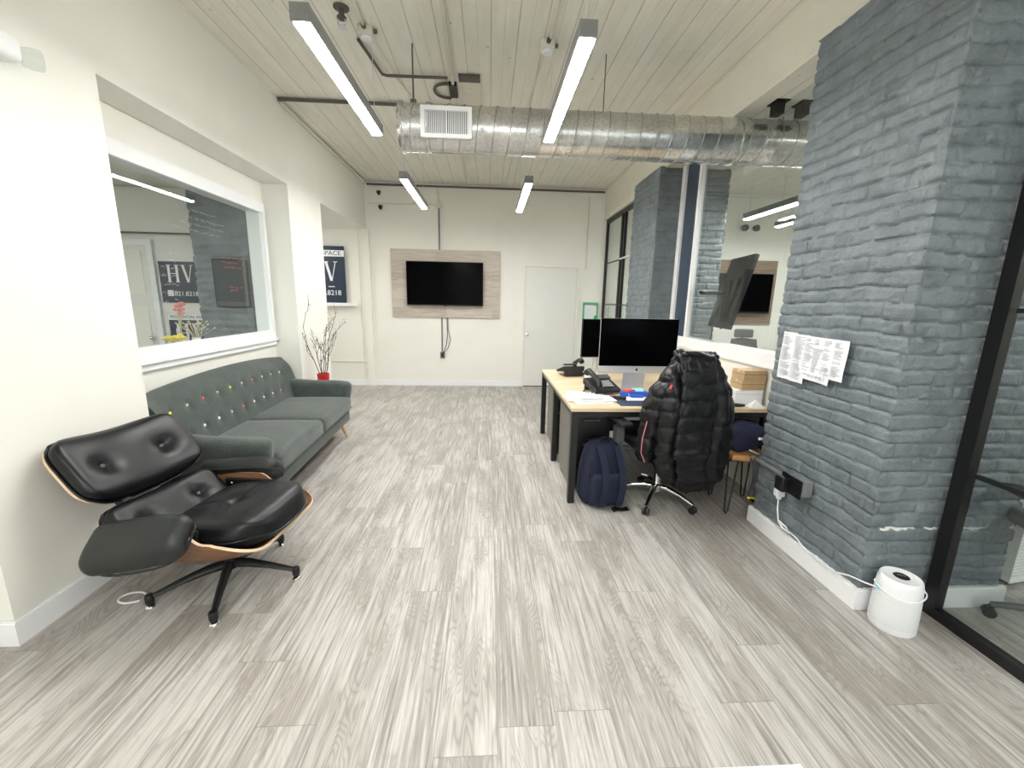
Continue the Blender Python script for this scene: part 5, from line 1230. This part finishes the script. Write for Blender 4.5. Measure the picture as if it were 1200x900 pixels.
# quilted jacket over its back
t = thing('jacket', 'black quilted puffer jacket draped over the back of the desk chair', 'jacket', (1.315, 2.955, 0), 0.10)
def shell(rings, seg, cx0, name, quilt=0.098, amp=0.014, ph=0.0, mat='jacket', folds=()):
    # rings: (z, cx, cy, halfwidth, halfdepth, exponent)
    m = MB(); vs = []; NZ = 110
    zs = [r[0] for r in rings]; za, zb = zs[0], zs[-1]
    def interp(z):
        for a, b_ in zip(rings[:-1], rings[1:]):
            if (z - a[0]) * (z - b_[0]) <= 0:
                u = (z - a[0]) / (b_[0] - a[0]) if b_[0] != a[0] else 0; u = u * u * (3 - 2 * u); return [a[i] + (b_[i] - a[i]) * u for i in range(6)]
        return rings[-1]
    for k in range(NZ + 1):
        z = za + (zb - za) * k / NZ; R = interp(z)
        for j in range(seg):
            a = 2 * PI * j / seg; c, s_ = math.cos(a), math.sin(a)
            e = 2 / R[5]; x = R[3] * math.copysign(abs(c) ** e, c); y = R[4] * math.copysign(abs(s_) ** e, s_)
            wav = noise.noise(Vector((x * 5, y * 5 + ph, z * 4))) * 0.022
            q = abs(math.sin(PI * (z + wav + ph) / quilt)) ** 0.32
            w1 = noise.noise(Vector((x * 26 + ph, y * 20, z * 15))) * 0.012 + noise.noise(Vector((x * 60, y * 50, z * 30 + ph))) * 0.004
            d = amp * (q - 0.7) + w1
            for (fx, fw, fd) in folds:
                if y < 0: d -= fd * math.exp(-((x - fx - 0.02 * math.sin(9 * z)) / fw) ** 2)
            L = math.hypot(x, y) or 1; nx, ny = (x / L * 0.6 + c * 0.4), (y / L * 0.6 + s_ * 0.4)
            vs.append((R[1] + x + nx * d, R[2] + y + ny * d, z))
    fs = [(k * seg + j, k * seg + (j + 1) % seg, (k + 1) * seg + (j + 1) % seg, (k + 1) * seg + j) for k in range(NZ) for j in range(seg)]
    fs.append(tuple(range(seg))[::-1]); fs.append(tuple(range(NZ * seg, (NZ + 1) * seg)))
    m.add(vs, fs); return m
body = shell([(0.22, 0.05, -0.30, 0.21, 0.05, 3), (0.33, 0.045, -0.31, 0.265, 0.085, 3), (0.55, 0.035, -0.32, 0.280, 0.11, 3), (0.80, 0.02, -0.33, 0.280, 0.12, 2.8), (0.93, 0.01, -0.335, 0.262, 0.115, 2.5), (1.03, 0.0, -0.34, 0.225, 0.10, 2.4), (1.12, 0.0, -0.34, 0.175, 0.085, 2.3), (1.175, 0.0, -0.34, 0.145, 0.06, 2.4), (1.20, 0.0, -0.34, 0.11, 0.03, 2.4)], 120, 0, 'b', quilt=0.102, amp=0.016, folds=((-0.150, 0.016, 0.034), (0.125, 0.026, 0.045), (0.20, 0.02, 0.012)))
body.v = [(x, y, z + 0.16 * max(0, -x / 0.25) * max(0, (0.55 - z) / 0.33)) for x, y, z in body.v]
body.build('body', 'jacket', t, ang=70)
pl = shell([(0.50, -0.02, -0.425, 0.115, 0.022, 4), (0.54, -0.02, -0.43, 0.125, 0.03, 5), (0.85, -0.015, -0.432, 0.128, 0.030, 5), (1.08, -0.01, -0.412, 0.118, 0.026, 5), (1.15, -0.005, -0.385, 0.108, 0.02, 4)], 80, 0, 'p', quilt=0.102, amp=0.020, ph=0.03)
pl.build('back_panel', 'jacket', t, ang=70)
for sg in (-1, 1):
    sl_ = shell([(0.44 if sg < 0 else 0.30, sg * 0.262, -0.27, 0.045, 0.05, 2), (0.52, sg * 0.268, -0.28, 0.055, 0.065, 2.2), (0.80, sg * 0.252, -0.30, 0.062, 0.08, 2.2), (0.93, sg * 0.215, -0.315, 0.066, 0.08, 2.2), (1.03, sg * 0.165, -0.33, 0.066, 0.07, 2), (1.10, sg * 0.13, -0.335, 0.035, 0.04, 2)], 50, 0, 's', quilt=0.095, amp=0.015, ph=0.05 * sg)
    sl_.build('sleeve', 'jacket', t, ang=70)
c = MB(); pts = [(0.135 * math.copysign(abs(math.cos(a)) ** 0.7, math.cos(a)), -0.34 + 0.055 * math.sin(a), 1.176 + 0.012 * math.sin(3 * a + 1) - 0.01 * math.cos(a)) for a in [2 * PI * k / 40 for k in range(40)]]
c.tube(pts, [0.017 + 0.006 * math.sin(5 * k * 0.31) for k in range(40)], 10, closed=True); c.build('collar', 'jacket', t, ang=70)
o = MB().rbox(0.007, 0.004, 0.015, 0.003, 1, 2).xf(Matrix.Translation((-0.205, -0.425, 0.985)) @ Matrix.Rotation(0.4, 4, 'Y')).build('zip_pull', 'coral', t); o['label'] = 'small red tag'
MB().tube([(-0.305, -0.345, 0.74), (-0.325, -0.34, 0.62), (-0.325, -0.335, 0.52), (-0.295, -0.34, 0.45)], 0.0025, 6).build('hem_edge', 'pink', t)

# stool with hairpin legs, bag and trousers on top
t = thing('stool', 'small live-edge wood stool on black hairpin legs by the brick column', 'stool', (1.885, 2.84, 0), -0.12)
MB().rbox(0.14, 0.16, 0.022, 0.012, 8, 3, lambda p: (p.x + 0.010 * math.sin(p.y * 34), p.y + 0.008 * math.sin(p.x * 40), p.z)).xf(Matrix.Translation((0, 0, 0.435))).build('seat', 'liveedge', t)
for sx_ in (-1, 1):
    for sy_ in (-1, 1):
        m = MB(); a = [(sx_ * 0.11 - 0.035, sy_ * 0.13, 0.413), (sx_ * 0.125 - 0.012, sy_ * 0.145, 0.02), (sx_ * 0.128, sy_ * 0.148, 0.006), (sx_ * 0.125 + 0.012, sy_ * 0.145, 0.02), (sx_ * 0.11 + 0.035, sy_ * 0.13, 0.413)]
        m.tube(a, 0.006, 8); m.box(a[0][0] - 0.012, a[-1][0] + 0.012, sy_ * 0.13 - 0.02, sy_ * 0.13 + 0.02, 0.409, 0.414); m.build('leg', 'black', t)
t = thing('gym_bag', 'navy bag heaped on the stool beside the brick column', 'bag', (1.90, 2.87, 0.458), -0.1)
def gb(p):
    n_ = noise.noise(Vector((p.x * 9, p.y * 9, p.z * 9))) * 0.03
    return (p.x + n_, p.y + n_ * 0.5, p.z * (1 - 0.25 * abs(p.x) / 0.17) + n_ + 0.02 * p.x / 0.17)
MB().rbox(0.155, 0.15, 0.10, 0.085, 9, 5, gb).xf(Matrix.Translation((0.0, 0, 0.10))).build('bag_body', 'navy', t)
MB().rbox(0.02, 0.004, 0.010, 0.003, 1, 2).xf(Matrix.Translation((0.045, -0.165, 0.12))).build('brand_tab', 'white', t)
MB().tube([(-0.02, -0.15, 0.03), (0.03, -0.175, 0.012), (0.09, -0.17, 0.02), (0.12, -0.13, 0.03)], 0.006, 7).build('strap', 'alu', t)
t = thing('trousers', 'grey cloth with a yellow hem hanging from the stool', 'clothing', (1.925, 2.655, 0.0), 0.0)
def tr(u, v):
    return Vector((-0.075 + 0.14 * v + 0.03 * u, 0.03 - 0.04 * math.sin(PI * min(1, u * 1.2)) + 0.012 * math.sin(9 * v), 0.470 - 0.33 * u - 0.02 * v))
MB().sheet(tr, 20, 14, 0.012).build('cloth', ['greycloth'] * 3, t)
MB().tube([tr(1.0, v / 10) + Vector((0, -0.005, 0)) for v in range(11)], 0.009, 7).build('hem', 'yellow2', t)

# ================================================================== ON THE BRICK COLUMN
XC = 1.865
t = thing('outlet_box', 'black outlet box on the brick column with a plug in it', 'outlet', (XC, 2.20, 0.465))
MB().rbox(0.035, 0.075, 0.045, 0.005, 1, 2).xf(Matrix.Translation((-0.035, -0.005, 0))).build('box_body', 'steelgrey', t)
MB().box(-0.078, -0.07, -0.085, 0.075, -0.055, 0.055).build('face_plate', 'black', t, smooth=False)
MB().rbox(0.028, 0.035, 0.042, 0.006, 1, 2).xf(Matrix.Translation((-0.10, 0.03, -0.005))).build('adapter_block', 'black', t)
MB().tube([(-0.118, 0.0, 0.042), (-0.118, 0.06, 0.044)], 0.006, 6).build('adapter_ridge', 'greyplastic', t)
pipe('conduit', [(XC - 0.018, 2.60, 0.465), (XC - 0.018, 2.285, 0.465)], 0.014, 'steelgrey', 'grey conduit on the brick column left of the outlet box', 'pipe')
t = thing('usb_charger', 'white plug-in charger left of the black outlet box', 'charger', (XC, 2.335, 0.37))
MB().rbox(0.026, 0.022, 0.045, 0.008, 1, 3).xf(Matrix.Translation((-0.03, 0, 0))).build('charger_body', 'white', t)
MB().rbox(0.012, 0.012, 0.012, 0.004, 1, 2).xf(Matrix.Translation((-0.03, 0, -0.052))).build('plug', 'white', t)
pts = [(XC - 0.03, 2.335, 0.31), (XC - 0.03, 2.33, 0.24), (XC - 0.035, 2.30, 0.17), (XC - 0.035, 2.26, 0.145), (XC - 0.030, 2.20, 0.155), (XC - 0.03, 2.14, 0.150), (XC - 0.03, 2.08, 0.128), (XC - 0.028, 2.00, 0.13), (XC - 0.028, 1.93, 0.125), (XC - 0.026, 1.86, 0.128), (XC - 0.02, 1.79, 0.16), (XC + 0.0, 1.72, 0.17), (XC + 0.005, 1.66, 0.19)]
pipe('power_cable', pts, 0.004, 'white', 'white cable running from the charger along the baseboard to the air purifier', 'cable')
t = thing('cable_tie', 'white knot of folded cable on the baseboard under the charger', 'cable', (XC - 0.03, 2.25, 0.155))
MB().tube([(0, 0.05, 0.02), (-0.01, 0.0, 0.0), (0, -0.045, -0.006), (0.0, -0.01, 0.014), (-0.01, 0.04, 0.026)], 0.006, 7).build('cable_loop', 'white', t)
# papers pinned to the brick
def pinned(label, yc, zc_, w_, h_, rx, off, cols, cut=False):
    t = thing('pinned_sheet', label, 'paper', (XC - 0.008 - off, yc, zc_))
    R_ = Matrix.Rotation(rx, 4, 'X')
    MB().sheet(lambda u, v: R_ @ Vector((-0.003 * math.sin(7 * v + 5 * u), -(v - 0.5) * w_, (u - 0.5) * h_)), 10, 10, 0.0015).build('sheet', ['paper'] * 3, t)
    r2 = random.Random(int(yc * 1000)); p = MB(); n_ = int(h_ / 0.0085)
    for c_ in range(cols):
        a0 = -w_ / 2 + 0.012 + c_ * (w_ - 0.02) / cols; cw = (w_ - 0.02) / cols - 0.008
        for k in range(n_ - 3):
            z_ = h_ / 2 - 0.016 - k * 0.0085; L = cw * r2.uniform(0.35, 1.0)
            if r2.random() < 0.12: continue
            yl = -(a0 + L); yh = -a0
            p.box(-0.0075, -0.0045, yl, yh, z_, z_ + 0.0028, R_)
    p.build('print', 'ink', t, smooth=False)
    return t
pinned('leftmost printed sheet pinned on the brick column', 2.475, 1.20, 0.12, 0.29, 0.02, 0.0, 1)
pinned('middle printed sheet pinned on the brick column', 2.365, 1.195, 0.12, 0.285, 0.03, 0.006, 1)
pinned('small lower printed sheet tucked under the wide one on the column', 2.215, 1.125, 0.19, 0.085, 0.06, 0.010, 6)
pinned('wide printed table sheet pinned on the brick column, rightmost', 2.175, 1.225, 0.30, 0.215, 0.02, 0.018, 4)

# air purifier
t = thing('air_purifier', 'white cylindrical air purifier with a rope handle at the foot of the column', 'air purifier', (1.953, 1.640, 0), -0.6)
PK = Matrix.Diagonal((0.84, 0.84, 0.91, 1))
MB().lathe([(0.002, 0.004), (0.095, 0.004), (0.102, 0.0), (0.108, 0.012), (0.1075, 0.10), (0.104, 0.20), (0.099, 0.26), (0.094, 0.283), (0.088, 0.290), (0.084, 0.288)], 64).xf(PK).build('purifier_body', 'purifier', t)
MB().lathe([(0.084, 0.287), (0.078, 0.284), (0.040, 0.284), (0.036, 0.281), (0.002, 0.281)], 48).xf(PK).build('top_grille', 'alu', t)
m = MB()
for k in range(26):
    a = 2 * PI * k / 26; c_, s_ = math.cos(a), math.sin(a); m.tube([(0.046 * c_, 0.046 * s_, 0.2855), (0.075 * math.cos(a + .25), 0.075 * math.sin(a + .25), 0.2855)], 0.0024, 5)
m.xf(PK).build('vent_slots', 'greyplastic', t)
MB().lathe([(0.036, 0.282), (0.037, 0.288), (0.033, 0.291), (0.002, 0.291)], 32).xf(PK).build('control_dial', 'black', t)
m = MB()
for k in range(4): m.ball((-0.015 + 0.01 * k, 0.004, 0.2915), 0.0022, 6)
m.xf(PK).build('indicator_marks', 'white', t)
pts = [(0.112 * math.cos(a), 0.112 * math.sin(a), 0.232 - 0.022 * math.cos((a + PI / 2) * 1.0) ** 2) for a in [-PI + 0.1 + (PI - 0.2) * k / 20 for k in range(21)]]
MB().tube([(0.10 * math.cos(-PI + .1), 0.0, 0.245)] + pts + [(0.10, 0.0, 0.245)], 0.0035, 6).xf(PK).build('rope_handle', 'white', t)
MB().sheet(lambda u, v: (0.1062 * math.cos(-2.85 + 0.28 * v), 0.1062 * math.sin(-2.85 + 0.28 * v), 0.205 + 0.028 * u), 3, 6, 0.001).xf(PK).build('label_sticker', ['cyan'] * 3, t)
# sheets lying on the floor at the bottom edge of the view
o = MB().box(0.66, 1.05, 0.72, 1.055, 0.0, 0.004).build('floor_poster', 'paper', smooth=False); tag(o, 'white sheet on the floor at the bottom edge of the view', 'paper')
o = MB().sheet(lambda u, v: (0.94 + 0.09 * v + 0.01 * math.sin(6 * u), 0.90 + 0.14 * u, 0.0075), 8, 4, 0.003).build('floor_note', ['yellow'] * 3); tag(o, 'yellow scrap on the white floor sheet', 'paper')
# cable loop under the lounge chair
pipe('floor_cable', [(XL + 0.25 + 0.06 * math.cos(a), 1.93 + 0.04 * math.sin(a), 0.006) for a in [0.3 * k for k in range(20)]], 0.005, 'white', 'white cable loop on the floor under the lounge chair', 'cable')
# closed mains plate on the near pier
t = thing('wall_outlet', 'white outlet plate low on the wall behind the lounge chair', 'outlet', (XL, 2.25, 0.36))
MB().rbox(0.004, 0.036, 0.058, 0.003, 1, 2).xf(Matrix.Translation((0.004, 0, 0))).build('outlet_plate', 'white', t)
m = MB()
for s_ in (-0.022, 0.022): m.rbox(0.002, 0.014, 0.013, 0.002, 1, 2, lambda p, s_=s_: (p.x + 0.009, p.y, p.z + s_))
m.build('sockets', 'greyplastic', t)
